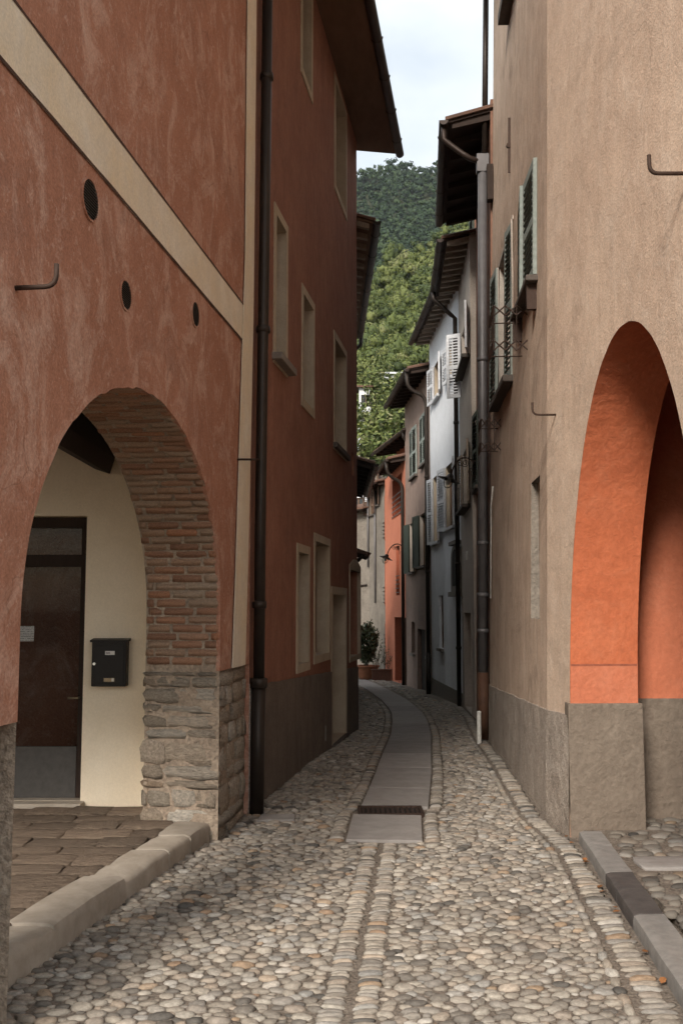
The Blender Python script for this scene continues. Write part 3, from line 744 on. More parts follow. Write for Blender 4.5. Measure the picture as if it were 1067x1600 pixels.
while l < cum[-1] - .03:
    th = rj.uniform(.050, .062); (s_, z_), d = at_len(l + th / 2)
    T = F1.u * d.x + Vector((0, 0, d.y)); Nn = F1.u * d.y - Vector((0, 0, d.x)); D = -F1.n        # tangent, outward, depth
    x = -.002 if course % 2 else -.12 * rj.random() * 0 - .002
    lens = ([.25, .25, .07] if course % 2 else [.12, .25, .19])
    if rj.random() < .3: lens = lens[::-1]
    x = .004
    for bl in lens:
        bl2 = bl - rj.uniform(.006, .016); c_ = F1.p(s_, z_) + D * (x + bl / 2) + Nn * (.034 + rj.uniform(-.005, .006))
        tt = (T + Nn * rj.uniform(-.05, .05)).normalized(); dd = (D + T * rj.uniform(-.03, .03)).normalized(); nn = tt.cross(dd)
        mw = Matrix(((dd.x * bl2, tt.x * th, nn.x * .08, c_.x), (dd.y * bl2, tt.y * th, nn.y * .08, c_.y), (dd.z * bl2, tt.z * th, nn.z * .08, c_.z), (0, 0, 0, 1)))
        piece_m('brick', rj.choice(BR), lining, mw); x += bl
    l += th + rj.uniform(.003, .009); course += 1
# stone piers under the plaster
STN = []
for i in range(8):
    me = rough_block(i + 70, 2, .15, .90); me.materials.append(M['masonry']); STN.append(me)
def pier(s0, s1, jamb_s, jamb_side, seed, front=True):
    c_ = MB(); F1.box(c_, s0, s1, -.12, PZ - .004, -TH, -.035); core = obj('stone_pier', c_, M['mortar'], h1)
    rg = random.Random(seed)
    z = -.06
    while z < PZ - .03:                         # jamb face
        hh = min(rg.uniform(.07, .19), PZ - .004 - z); o = .0
        while o < TH - .04:
            wl = min(rg.uniform(.14, .42), TH - o)
            cpt = F1.p(jamb_s + jamb_side * (.060 - rg.uniform(0, .010)), z + hh / 2, -.028 - o - wl / 2 + .01)
            ax, ay = F1.u * .14, -F1.n * (wl - .008)
            mw = Matrix(((ax.x, ay.x, 0, cpt.x), (ax.y, ay.y, 0, cpt.y), (0, 0, hh - .008, cpt.z), (0, 0, 0, 1)))
            piece_m('stone', rg.choice(STN), core, mw); o += wl
        z += hh
    z = -.06
    while z < PZ - .03:                         # street face
        hh = min(rg.uniform(.08, .22), PZ - .004 - z); a = s0 + .1
        while a < s1 - .05:
            wl = min(rg.uniform(.16, .42), s1 - .01 - a)
            cpt = F1.p(a + wl / 2, z + hh / 2, -.088 + rg.uniform(-.010, .010)); ax, ay = F1.u * (wl - .006), F1.n * .13
            mw = Matrix(((ax.x, ay.x, 0, cpt.x), (ax.y, ay.y, 0, cpt.y), (0, 0, hh - .006, cpt.z), (0, 0, 0, 1)))
            piece_m('stone', rg.choice(STN), core, mw); a += wl
        z += hh
pier(J1 + .012, E1 - .01, J1 + .012, 1, 5)
pier(0, J0 - .29, J0 - .28, -1, 8)
# round vents
for (x, y, w_) in ((140, 312, .108), (195.5, 461, .088), (304.5, 491, .092)):
    s_, z_ = F1.px(x, y); c_ = F1.p(s_, z_); m_ = MB(); n = 24
    def cp(r_, o, k): t = 2 * math.pi * k / n; return c_ + F1.u * r_ * math.cos(t) + Vector((0, 0, r_ * math.sin(t))) + F1.n * o
    for k in range(n):
        m_.face([cp(w_, .0, k), cp(w_, .0, k + 1), cp(w_, .010, k + 1), cp(w_, .010, k)])
        m_.face([cp(w_, .010, k), cp(w_, .010, k + 1), cp(w_ - .010, .010, k + 1), cp(w_ - .010, .010, k)])
        m_.face([cp(w_ - .010, .010, k), cp(w_ - .010, .010, k + 1), cp(w_ - .010, .003, k + 1), cp(w_ - .010, .003, k)])
    v_ = obj('vent', m_, M['l1'], h1, fix=False)
    obj('vent_back', MB().face([cp(w_ - .008, .0035, k) for k in range(n)]), M['void'], v_, fix=False)
    ns = 13
    for k in range(ns):
        zz = -w_ + .012 + (2 * w_ - .024) * (k + .5) / ns; hw = math.sqrt(max(1e-4, (w_ - .011) ** 2 - zz ** 2))
        q = MB(); q.box(c_ + Vector((0, 0, zz)) + F1.n * .007, F1.u * hw, F1.n * .004 + Vector((0, 0, -.003)), Vector((0, 0, .0022)))
        obj('slat', q, M['pipe_dark'], v_, fix=False)
def hook(house, P, n, ln_, up_, r_=.011, side=Vector((0, 0, 0))):
    P = Vector(P); e = P + n * ln_
    pts = [P - n * .05, P + n * (ln_ - .06)] + arc(P + n * (ln_ - .05), e, e + Vector((0, 0, .05)), 5) + [e + Vector((0, 0, up_)) + side]
    return obj('iron_hook', MB().tube(pts, r_, 8), M['iron'], house, smooth=True)
s_, z_ = F1.px(25, 450); hook(h1, F1.p(s_, z_), F1.n, .175, .095)

# --- portico behind the arch: cream end wall, ceiling, glazed door
g0 = gpt(170, 1258, FL); YC = g0.y
jin = F1.p(J1 + .012, 0, -TH)
FC = Fac((-5.3, YC), (jin.x - .075, YC), 1)
D0 = FC.rect(-60, 806, 126, 1243); D0 = (D0[0], D0[1], FL + .035, D0[3])
wm = wall_mesh(FC, 0, FC.len, -.05, 3.6, [D0], 0)
e_ = FC.p(FC.len, 0)
wm.face([(e_.x, e_.y, -.05), (jin.x + .03, jin.y + .10, -.05), (jin.x + .03, jin.y + .10, 3.6), (e_.x, e_.y, 3.6)])
wm.face([(jin.x + .03, jin.y + .10, -.05), (jin.x + .03, jin.y - .02, -.05), (jin.x + .03, jin.y - .02, 3.6), (jin.x + .03, jin.y + .10, 3.6)])
wm.face([(-5.29, YC, -.05), (-5.29, 3.7, -.05), (-5.29, 3.7, 3.6), (-5.29, YC, 3.6)])
inner = obj('portico_wall', wm, M['cream_wall'], h1, fix=False)
ceil = obj('portico_ceiling', MB().prism([(-5.28, 3.75, 3.10), tuple(F1.p(0, 3.10, -.05)), tuple(F1.p(J1 + .4, 3.10, -.05)), (jin.x + .25, YC, 3.10), (-5.28, YC, 3.10)], (0, 0, .06)), M['wood'], h1)
# dark timber with a sloped corbel end
bs, bz = FC.px(143, 700); q = FC.p(bs, 0)
for k, xx in enumerate((-4.9, -4.1, -3.3)): obj('ceiling_beam', MB().box((xx, (YC + 3.8) / 2, 3.02), (.08, 0, 0), (0, (YC - 3.8) / 2 - .01, 0), (0, 0, .079)), M['wood'], ceil)
xa = FC.p(FC.px(108, 690)[0], 0).x; xb = FC.p(FC.px(181, 700)[0], 0).x
obj('ceiling_beam', MB().prism([(xa, YC - .01, 3.099), (xb, YC - .01, 3.099), (xb, YC - .01, 2.93), (xb - .04, YC - .01, 2.80), (xb - .16, YC - .01, 2.84), (xa, YC - .01, 2.97)], (0, -1.6, 0)), M['wood'], ceil)
# door: frame, leaf with glass, kick panel, step
dm = MB(); a, b, z0, z1 = D0; dp = -.12
FC.box(dm, b - .07, b - .002, z0, z1 - .002, dp - .05, dp); FC.box(dm, a, b - .07, z1 - .09, z1 - .002, dp - .05, dp)
zt_ = FC.px(80, 875)[1]; FC.box(dm, a, b - .07, zt_ - .05, zt_ + .05, dp - .05, dp)
door = obj('door', dm, M['wood'], h1)
rv = MB(); rv.face([FC.p(b, z0), FC.p(b, z1), FC.p(b, z1, -.25), FC.p(b, z0, -.25)]); rv.face([FC.p(a, z1), FC.p(b, z1), FC.p(b, z1, -.25), FC.p(a, z1, -.25)])
obj('reveal', rv, M['cream_wall'], door, fix=False)
zk = FC.px(80, 1170)[1]; k_ = MB(); FC.box(k_, a, b - .075, z0, zk, dp - .04, dp - .008); obj('kick_panel', k_, M['kick'], door)
obj('pane', MB().face([FC.p(a, zk, dp - .03), FC.p(b - .07, zk, dp - .03), FC.p(b - .07, zt_ - .05, dp - .03), FC.p(a, zt_ - .05, dp - .03)]), M['door_glass'], door, fix=False)
obj('pane', MB().face([FC.p(a, zt_ + .05, dp - .03), FC.p(b - .07, zt_ + .05, dp - .03), FC.p(b - .07, z1 - .09, dp - .03), FC.p(a, z1 - .09, dp - .03)]), M['door_glass'], door, fix=False)
hd = FC.px(122, 1092); obj('handle', MB().tube([FC.p(hd[0] - .02, hd[1], dp), FC.p(hd[0] - .02, hd[1], dp + .05), FC.p(hd[0] - .10, hd[1], dp + .05)], .009, 8), M['brass'], door, smooth=True)
st = MB(); FC.box(st, a, FC.px(133, 1250)[0], FL - .02, FL + .033, -.30, .13); obj('step', st, M['kerb'], h1, bevel=.01)
# dim room behind the glass
rm = MB(); X0, X1, Y0, Y1 = -5.25, FC.p(b, 0).x + .25, YC + .26, YC + 3.6
rm.face([(X0, Y0, FL), (X1, Y0, FL), (X1, Y1, FL), (X0, Y1, FL)]); rm.face([(X0, Y0, 3), (X1, Y0, 3), (X1, Y1, 3), (X0, Y1, 3)])
rm.face([(X1, Y0 - .02, FL), (X1, Y1, FL), (X1, Y1, 3), (X1, Y0 - .02, 3)]); rm.face([(X0, Y0, FL), (X0, Y1, FL), (X0, Y1, 3), (X0, Y0, 3)])
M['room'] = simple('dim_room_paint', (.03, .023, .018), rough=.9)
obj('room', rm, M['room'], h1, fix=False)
M['room_ochre_dark'] = simple('darkened_ochre_wall', (.035, .024, .015), rough=.9)  # ochre coloured near black; the dimness of the room is in the colour
obj('room_back_wall', MB().face([(X0, Y1 - .01, FL), (X1, Y1 - .01, FL), (X1, Y1 - .01, 3), (X0, Y1 - .01, 3)]), M['room_ochre_dark'], h1, fix=False)
# table in the room
q = gpt(85, 1165, FL); tx, ty = ray(85, 1080).x / ray(85, 1080).y * (YC + 1.4), YC + 1.4
tb = thing('table', 'dark wooden table with turned legs seen through the glazed door', 'table', (tx, ty, FL))
obj('table_top', MB().box((tx, ty, FL + .76), (.42, 0, 0), (0, .3, 0), (0, 0, .018)), M['wood'], tb)
for dx in (-.26, .26):
    obj('leg', MB().lathe((tx + dx, ty, FL), [(.10, 0), (.10, .05), (.035, .09), (.03, .22), (.075, .36), (.03, .50), (.045, .62), (.10, .70), (.10, .742)], 14), M['wood'], tb, smooth=True)
# framed picture on the room's back wall
d_ = ray(43, 1014); t_ = (Y1 - .03) / d_.y; pp = d_ * t_
pc = thing('picture_frame', 'small framed picture on the wall inside the glazed door', 'picture', (pp.x, Y1 - .02, pp.z + EYE))
obj('frame', MB().box((pp.x, Y1 - .025, pp.z + EYE), (.15, 0, 0), (0, .013, 0), (0, 0, .20)), M['wood'], pc)
obj('print', MB().box((pp.x, Y1 - .040, pp.z + EYE), (.125, 0, 0), (0, .002, 0), (0, 0, .175)), M['room_ochre_dark'], pc)
# paper notice on the glass
m_, nt, b_ = base_mat('printed_notice'); t_ = nt.nodes.new('ShaderNodeTexCoord'); wv = N(nt, 'TexWave', Scale=22., Distortion=0.); wv.bands_direction = 'Z'
L(nt, t_.outputs['Object'], wv.inputs['Vector']); n_ = N(nt, 'TexNoise', Scale=160.); L(nt, t_.outputs['Object'], n_.inputs['Vector'])
ml = nt.nodes.new('ShaderNodeMath'); ml.operation = 'MULTIPLY'; L(nt, ramp(nt, wv.outputs['Fac'], .62, .7), ml.inputs[0]); L(nt, ramp(nt, n_.outputs['Fac'], .42, .5), ml.inputs[1])
L(nt, mixc(nt, ml.outputs[0], (.42, .42, .41), (.08, .08, .08)), b_.inputs['Base Color'])
r_ = FC.rect(24, 978, 53, 1002, dp - .02)
nb = MB(); FC.box(nb, r_[0], r_[1], r_[2], r_[3], dp - .027, dp - .025)
no_ = obj('paper_notice', nb, m_, None); no_['label'] = 'white printed paper notice stuck on the glazed door'; no_['category'] = 'notice'

# --- mailbox
r_ = FC.rect(147, 997, 203.5, 1072); a, b, z0, z1 = r_
mbx = thing('mailbox', 'black metal mailbox with a white name label on the cream wall', 'mailbox', FC.p((a + b) / 2, z0, .05))
body = MB(); FC.box(body, a + .012, b - .012, z0 + .004, z1 - .022, .001, .105); obj('body', body, M['black_enamel'], mbx, bevel=.006)
lid = MB(); lid.prism([FC.p(a - .002, z1 - .022, .001), FC.p(a - .002, z1, .001), FC.p(a - .002, z1 - .012, .118), FC.p(a - .002, z1 - .030, .118)], FC.u * (b - a + .004)); obj('lid', lid, M['black_enamel'], mbx, bevel=.003)
dd_ = MB(); FC.box(dd_, a + .030, b - .030, z0 + .03, z1 - .055, .106, .112); dr_ = obj('front_door', dd_, M['black_enamel'], mbx, bevel=.003)
lp = FC.rect(170, 1017, 184.5, 1021.5); q = MB(); FC.box(q, lp[0], lp[1], lp[2] - .004, lp[3] + .004, .112, .115); lb = obj('name_label', q, M['label'], mbx)
q = MB()
for k in range(5):
    x0 = lp[0] + (lp[1] - lp[0]) * (.12 + .09 * k); FC.box(q, x0, x0 + .0035, lp[2] + .004, lp[3] - .003 - .003 * (k % 2), .1152, .1156)
obj('lettering', q, M['void'], lb)
lp = FC.rect(168, 1058, 184, 1063.5); q = MB(); FC.box(q, lp[0], lp[1], lp[2], lp[3], .112, .1145); pl = obj('maker_plate', q, M['brass'], mbx)
q = MB(); FC.box(q, lp[1] - .022, lp[1] - .004, lp[2] + .002, lp[3] - .002, .1147, .1155); obj('mark', q, M['label'], pl)
kl = FC.px(153, 1036); c_ = FC.p(kl[0], kl[1], .106); obj('lock', MB().tube([c_, c_ + FC.n * .012], .011, 14), M['steel'], mbx, smooth=False)

# ================================================================== LEFT: second rust house
F2 = Fac((-.772, 8.445), (.24, 15.3), 1)
h2 = thing('house', 'taller shaded rust red house with cream window surrounds and grey dado', 'house', F2.p(2, 0, -.5))
def inset(r_, k=.09): return (r_[0] + k, r_[1] - k, r_[2] + k, r_[3] - k)
WL = [F2.rect(463, 848, 483, 1046), F2.rect(490, 832, 515, 1030), F2.rect(545, 880, 563, 1030),
      F2.rect(428, 315, 448, 590), F2.rect(471, 442, 490.5, 655), F2.rect(521, 515, 541, 722),
      F2.rect(470, -90, 487.5, 163), F2.rect(522, 112, 541, 346), F2.rect(428, -520, 448, -170)]
DL = F2.rect(517, 916, 541, 1156); DL = (DL[0], DL[1], -.3, DL[3])
AT = [F2.rect(519, 64, 534, 112), F2.rect(541, 114, 549, 158), F2.rect(500, -30, 517, 22)]
SL = [F2.rect(549, 705, 553, 745)]
op = [inset(r_) for r_ in WL]; do = (DL[0] + .1, DL[1] - .1, -.3, DL[3] - .1)
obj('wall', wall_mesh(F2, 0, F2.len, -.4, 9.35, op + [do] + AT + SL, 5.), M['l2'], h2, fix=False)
for i, r_ in enumerate(op):
    window(F2, h2, r_, M['cream_trim'], .22, .09 if i != 2 else .075, sill={3: M['sill'], 5: M['sill_dk']}.get(i), sillpr=.10 if i == 3 else .06)
for r_ in AT: window(F2, h2, r_, M['l2'], .3, 0, frame=False, kindname='attic_opening')
for r_ in SL: window(F2, h2, r_, M['l2'], .1, 0, frame=False, kindname='slit')
dw = window(F2, h2, (do[0], do[1], gz(13) + .03, do[3]), M['cream_trim'], .24, .1, pane=False, kindname='door', bottom=False)
q = MB(); F2.box(q, do[0] + .002, do[1] - .002, gz(13) + .03, do[3] - .002, -.23, -.19); obj('leaf', q, M['wood_mid'], dw)
q = MB(); F2.box(q, do[0] - .1, do[1] + .1, -.2, gz(13) + .02, -.2, .04); obj('threshold', q, M['sill_dk'], dw)
# shallow arched head over the window by the corner
r_ = op[2]; hp = []
for k in range(11): t = k / 10; hp.append(F2.p(r_[0] - .07 + (r_[1] - r_[0] + .14) * t, r_[3] + .074 + .10 * math.sin(math.pi * t), -.004))
obj('arched_head', MB().prism(hp, F2.n * .017), M['cream_trim'], h2)
zd0, zd1 = F2.px(412, 1065)[1], F2.px(515, 1050)[1]
for i, (a, b) in enumerate(((.09, DL[0] - .005), (DL[1] + .005, F2.len + .012))):
    za = zd0 + (zd1 - zd0) * a / DL[0]; zb_ = zd0 + (zd1 - zd0) * b / DL[0]
    tp = [F2.p(a + (b - a) * k / 60, za + (zb_ - za) * k / 60 + .007 * mnoise.noise(Vector((k * .31, i, 0))) + .004 * mnoise.noise(Vector((k * 1.3, i, 4))), -.02) for k in range(61)]
    obj('dado', MB().prism([F2.p(a, -.35, -.02), F2.p(b, -.35, -.02)] + tp[::-1], F2.n * .036), M['dado_l'], h2)
q = MB(); F2.box(q, 0.0, .09, -.35, zd0 + .02, -.02, .012); obj('dado', q, M['dado_r'], h2)
eave(F2, h2, -.3, F2.len + .30, 9.03, .60, 9, 0, soffit=M['wood_mid'])
# downpipe at the joint of the two houses
t0 = F2.px(418, 0, .075); t1 = F2.px(401, 1275, .075); pa = lambda y, x: F2.p(F2.px(x, y, .075)[0], F2.px(x, y, .075)[1], .075)
top = pa(-60, 419); low = pa(1276, 401); jn = pa(1065, 404.5)
dpipe = downpipe(h2, [top, pa(400, 413), pa(800, 407), jn], .048, M['pipe_dark'], [pa(120, 417), pa(515, 411.5), pa(945, 405.5)])
obj('downpipe_foot', MB().tube([jn + Vector((0, 0, .02)), low], .060, 14), M['pipe_dark'], h2, smooth=True)
obj('collar', MB().lathe(jn, [(.05, .03), (.072, .028), (.075, 0), (.072, -.05), (.06, -.052)], 16), M['pipe_dark'], dpipe, smooth=True)
pc_ = pa(718, 408); s_, z_ = F1.px(371, 718); obj('pipe_bracket', MB().tube([F1.p(s_, z_, -.02), F1.p(s_, z_, .06), pc_], .009, 6), M['iron'], h2, smooth=True)
q = F2.px(506, 1150); mk = MB(); F2.box(mk, q[0] - .02, q[0] + .02, q[1] - .05, q[1] + .12, .012, .03); obj('cable_duct', mk, M['sill'], h2)

# ================================================================== LEFT: far houses beyond the bend
F3 = Fac((.02, 15.46), (-.12, 22.0), 1)
h3 = thing('house', 'left house beyond the bend, only its deep raftered eave showing', 'house', F3.p(2, gz(17), -.5))
obj('wall', wall_mesh(F3, 0, F3.len, -.6, 8.15, (), 5.), M['white'], h3, fix=False)  # unseen wall, coloured white to bounce light into the lane
eave(F3, h3, -.12, F3.len, 7.80, .48, 15, 15, raf=M['rafter_pale'], soffit=M['wood_mid'])
downpipe(h3, [F3.p(F3.len - .05, 7.75, .56)] + arc(F3.p(F3.len - .05, 7.6, .55), F3.p(F3.len - .05, 7.4, .3), F3.p(F3.len - .05, 7.1, .08)) + [F3.p(F3.len - .05, gz(22), .08)], .045, M['pipe_dark'])
F4 = Fac((.0, 22.4), (-.05, 28.5), 1)
h4 = thing('house', 'low left house far down the lane under a dark overhanging roof', 'house', F4.p(2, gz(24), -.5))
obj('wall', wall_mesh(F4, 0, F4.len, -1., 5.3, (), 5.), M['grey_house'], h4, fix=False)
eave(F4, h4, -.1, F4.len, F4.px(580, 762, .8)[1] + .1, .72, 16, 10, raf=M['wood'])
c3 = MB(); zc = F3.px(580, 860, .55)[1]
rfc = obj('door_canopy', MB().prism([F3.p(4.2, zc, .62), F3.p(4.2, zc + .22, 0), F3.p(4.2, zc + .30, 0), F3.p(4.2, zc + .07, .66)], F3.u * 1.5), M['tile'], h3)
for a in (4.3, 4.95, 5.6): obj('bracket', MB().bar(F3.p(a, zc - .35, .0), F3.p(a, zc + .02, .5), .06, .06), M['wood'], rfc)

# ================================================================== RIGHT: beige house with the orange arch
LEAN = .02
FA = Fac((1.70 + .06 * 4.2, 3.4), (1.70 - .06 * .65, 8.25), -1, LEAN)
FAR = 4.2 * math.sqrt(1 + .06 ** 2)
RC, RA, RS, RB, RT = FAR - 1.215, 1.215, 1.22, 2.33, .52
hr = thing('house', 'big beige plaster house with the orange-lined arch on the right', 'house', (2.0, 7.9, 0))
TOPR = 11.5
mb = MB(); wall_mesh(FA, 0, RC - RA, -.1, TOPR, (), 0, mb)
cur = [ell(RC, RA, RS, RB, math.pi * (1 - k / 64)) for k in range(65)]
cur = [(s, z + rj.uniform(-.004, .005)) for s, z in cur]
for (s0, z0), (s1, z1) in zip(cur, cur[1:]): mb.face([FA.p(s0, z0), FA.p(s1, z1), FA.p(s1, TOPR), FA.p(s0, TOPR)])
mb.face([FA.p(0, 3.7), FA.p(0, TOPR), FA.p(0, TOPR, -5.5), FA.p(0, 3.7, -5.5)])
mb.face([FA.p(0, -.1), FA.p(0, 3.7), FA.p(0, 3.7, -RT), FA.p(0, -.1, -RT)]); mb.face([FA.p(0, -.1, -RT), FA.p(RC - RA, -.1, -RT), FA.p(RC - RA, 3.7, -RT), FA.p(0, 3.7, -RT)])
wall_mesh(FA, FAR, FA.len, -.2, TOPR, (), 0, mb)
mb.face([FA.p(0, -.1, 0), FA.p(0, 3.7, 0), FA.p(0, 3.7, -3.3), FA.p(0, -.1, -3.3)])  # unseen end wall added to shut light out of the portico
FB = Fac((1.661, 8.25), (1.985, 13.6), -1, LEAN)
W1 = FB.rect(839, 246, 814, 492); W2 = FB.rect(801, 345, 779, 632); NI = FB.rect(843, 742, 829, 966); NI = (max(.03, NI[0]), NI[1], NI[2], NI[3]); W3 = FB.rect(812, -220, 795, 20)
obj('wall', mb, M['beige'], hr, fix=False)
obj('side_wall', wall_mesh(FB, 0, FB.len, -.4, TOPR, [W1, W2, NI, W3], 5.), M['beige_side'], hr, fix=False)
obj('roof', MB().prism([(1.0, 3.2, TOPR + .02), (1.2, 13.7, TOPR + .02), (7, 13.7, TOPR + 1.5), (7, 3.2, TOPR + 1.5)], (0, 0, .12)), M['tile'], hr)
# rough dado
dl = [(FA.p(FAR + (FA.len - FAR) * k / 6, 0, .012).x, FA.p(FAR + (FA.len - FAR) * k / 6, 0, .012).y) for k in range(6)] + [(1.648, 8.238)] + [(FB.p(FB.len * k / 40, 0, .012).x, FB.p(FB.len * k / 40, 0, .012).y) for k in range(1, 41)]
zt0 = 1.7 - 150 / 1555 * 7.7; q = MB()
for k, (x, y) in enumerate(dl):
    z_ = FB.px(848, 1101)[1] + (FB.px(772, 1076)[1] - FB.px(848, 1101)[1]) * max(0, (y - 7.8)) / 5.6 + .016 * mnoise.noise(Vector((y * 2.1, 3, 0))) + .007 * mnoise.noise(Vector((y * 9, 7, 0)))
    q.v += [(x - .006, y, -.3), (x + LEAN * z_, y, z_), (x + .02 + LEAN * z_, y, z_ + .004)]
for k in range(len(dl) - 1): q.f += [(3 * k, 3 * k + 3, 3 * k + 4, 3 * k + 1), (3 * k + 1, 3 * k + 4, 3 * k + 5, 3 * k + 2)]
obj('dado', q, M['dado_r'], hr, fix=False)
# orange lining, painted base
o1 = MB(); ZA, ZB = .985, 1.275
pr_ = [(FAR, -.1)] + [ell(RC, RA, RS, RB, math.pi * k / 64) for k in range(65)] + [(RC - RA, -.1)]
for (s0, z0), (s1, z1) in zip(pr_, pr_[1:]): o1.face([FA.p(s0, z0, -.001), FA.p(s1, z1, -.001), FA.p(s1, z1, -RT), FA.p(s0, z0, -RT)])
for (s0, z0), (s1, z1) in zip(cur, cur[1:]): o1.face([FA.p(s0, z0, -RT), FA.p(s1, z1, -RT), FA.p(s1, 3.9, -RT), FA.p(s0, 3.9, -RT)])
ol = obj('arch_lining', o1, M['orange'], hr, smooth=False, fix=False)
q = MB(); n_ = 24
for k in range(n_ + 1):
    o_ = -.004 - (RT - .004) * k / n_; jz = .005 * mnoise.noise(Vector((k * .4, 2, 0)))
    q.v += [tuple(FA.p(FAR, ZA - .03, o_) + Vector((0, -.004, 0))), tuple(FA.p(FAR, ZB + jz, o_) + Vector((0, -.004, 0))), tuple(FA.p(FAR, ZB + jz, o_) + Vector((0, .01, 0)))]
for k in range(n_): q.f += [(3 * k, 3 * k + 3, 3 * k + 4, 3 * k + 1), (3 * k + 1, 3 * k + 4, 3 * k + 5, 3 * k + 2)]
obj('jamb_band', q, M['orange_low'], hr, fix=False)
q = MB(); q.box(FA.p(FAR, ZB - .004, -RT / 2) + Vector((0, .0, 0)), FA.n * (RT / 2 - .006), (0, .0055, 0), (0, 0, .008)); obj('jamb_stripe', q, M['stripe'], hr)
q = MB(); yb = FA.p(FAR, 0).y
q.prism([(1.703, yb - .010, -.1), (1.70 + RT + .045, yb - .008, -.1), (1.70 + RT + .045, yb + .12, -.1), (1.703, yb + .12, -.1)], (0, 0, ZA + .1)); obj('jamb_base', q, M['grey_low'], hr, bevel=.006)
# portico wall behind the arch
YR = 8.02
q = MB().face([(2.0, YR, ZA), (5.2, YR, ZA), (5.2, YR, 3.9), (2.0, YR, 3.9)]); q.face([(5.2, YR, -.1), (5.2, 3.42, -.1), (5.2, 3.42, 3.9), (5.2, YR, 3.9)])
ja, jb = FA.p(FAR, -.1, -RT), FA.p(FAR, 3.9, -RT); q.face([ja, (ja.x, YR, -.1), (jb.x, YR, 3.9), jb]); obj('portico_wall', q, M['orange_low'], hr, fix=False)
q = MB().box((3.6, YR + .02, ZA / 2 - .05), (1.59, 0, 0), (0, .03, 0), (0, 0, ZA / 2 + .05)); obj('portico_dado', q, M['grey_low'], hr)
obj('portico_ceiling', MB().box((3.8, 5.6, 3.93), (1.4, 0, 0), (0, 2.40, 0), (0, 0, .03)), M['orange'], hr)
# hooks
hs = FA.px(1078, 271); hook(hr, FA.p(hs[0], hs[1]), Vector((-1, 0, 0)), .225, .105, .012)
hs = FA.px(868, 648); hook(hr, FA.p(hs[0], hs[1]), Vector((-1, 0, 0)), .19, .10, .009)
an = FB.px(797, 225); q = MB(); q.bar(FB.p(an[0], an[1] - .35, .012), FB.p(an[0], an[1] + .32, .012), .02, .03, up=FB.n); q.tube([FB.p(an[0] - .02, an[1] - .02, .02), FB.p(an[0] + .02, an[1] - .02, .02)], .03, 8); obj('tie_anchor', q, M['iron'], hr)
# windows of the side wall
wa = window(FB, hr, W1, M['beige'], .2, 0, sill=None)
wd = (W1[1] - W1[0]) / 2
shutter(FB, hr, W1[0], W1[2] + .02, W1[3], wd, 2, M['green_paint'], .02, 1, True); shutter(FB, hr, W1[1], W1[2] + .02, W1[3], wd, 5, M['green_paint'], .02, -1, True)
q = MB(); FB.box(q, W1[0] - .06, W1[1] + .06, W1[2] - .06, W1[2] - .003, -.1, .11); obj('sill', q, M['sill_dk'], wa, bevel=.01)
for a_ in (W1[0] + .03, W1[1] - .09): q = MB(); FB.box(q, a_, a_ + .06, W1[2] - .30, W1[2] - .062, 0.0, .09); obj('sill_bracket', q, M['iron'], wa)
wb = window(FB, hr, W2, M['ivory'], .2, .05, sill=None)
wd = (W2[1] - W2[0]) / 2
shutter(FB, hr, W2[0], W2[2] + .02, W2[3], wd * .5, 6, M['green_paint'], .0, 1, True); shutter(FB, hr, W2[1], W2[2] + .02, W2[3], wd * .62, 4, M['green_paint'], .03, 1, True)
q = MB(); FB.box(q, W2[0] - .10, W2[1] + .10, W2[2] - .08, W2[2] - .003, -.1, .12); obj('sill', q, M['sill_dk'], wb, bevel=.01)
window(FB, hr, NI, M['grey_house'], .08, 0, pane=False, kindname='blocked_niche')  # reveal coloured darker grey to hold down the sunlight falling on it
q = MB(); FB.box(q, NI[0] - .01, NI[1] + .01, NI[2] - .01, NI[3] + .01, -.13, -.075); obj('infill', q, M['mortar'], hr)
wc = window(FB, hr, W3, M['beige'], .2, 0); wd = (W3[1] - W3[0]) / 2
shutter(FB, hr, W3[0], W3[2], W3[3], wd, 140, M['brown_paint'], .03, 1, False)
q = MB(); FB.box(q, W3[0] - .06, W3[1] + .06, W3[2] - .12, W3[2] - .003, -.1, .13); obj('sill', q, M['sill_dk'], wc)
# scissor lattice flower holders of thin iron
def lattice(a0, z0, z1, out, n, run, name='flower_holder'):
    """folding cage: a crossed panel standing out from the wall, thin rails running along in front"""
    q = MB()
    for zc_ in (z0 + .055, z1 - .055):
        for k in range(n):
            o0, o1 = out * k / n, out * (k + 1) / n
            q.tube([FB.p(a0, zc_ - .05, o0), FB.p(a0, zc_ + .05, o1)], .008, 5); q.tube([FB.p(a0 + .012, zc_ + .05, o0), FB.p(a0 + .012, zc_ - .05, o1)], .008, 5)
        for k in range(4):
            x0, x1 = a0 + run * k / 4, a0 + run * (k + 1) / 4
            q.tube([FB.p(x0, zc_ - .05, out), FB.p(x1, zc_ + .05, out)], .006, 5); q.tube([FB.p(x0, zc_ + .05, out + .01), FB.p(x1, zc_ - .05, out + .01)], .006, 5)
    for o_ in (out * .33, out * .66, out): q.tube([FB.p(a0 + .006, z0, o_), FB.p(a0 + .006, z1, o_)], .005, 5)
    for k in (2, 4): q.tube([FB.p(a0 + run * k / 4, z0, out), FB.p(a0 + run * k / 4, z1, out)], .005, 5)
    for zc_ in (z0 + .055, z1 - .055): q.tube([FB.p(a0 + run, zc_, out), FB.p(a0 + run, zc_, -.02)], .007, 5)
    return obj(name, q, M['iron'], hr)
la = FB.px(824, 510); lattice(la[0], FB.px(824, 547)[1], FB.px(824, 476)[1], .33, 3, .45)
la = FB.px(782, 675); lattice(la[0], FB.px(782, 704)[1], FB.px(782, 654)[1], .24, 3, .4)
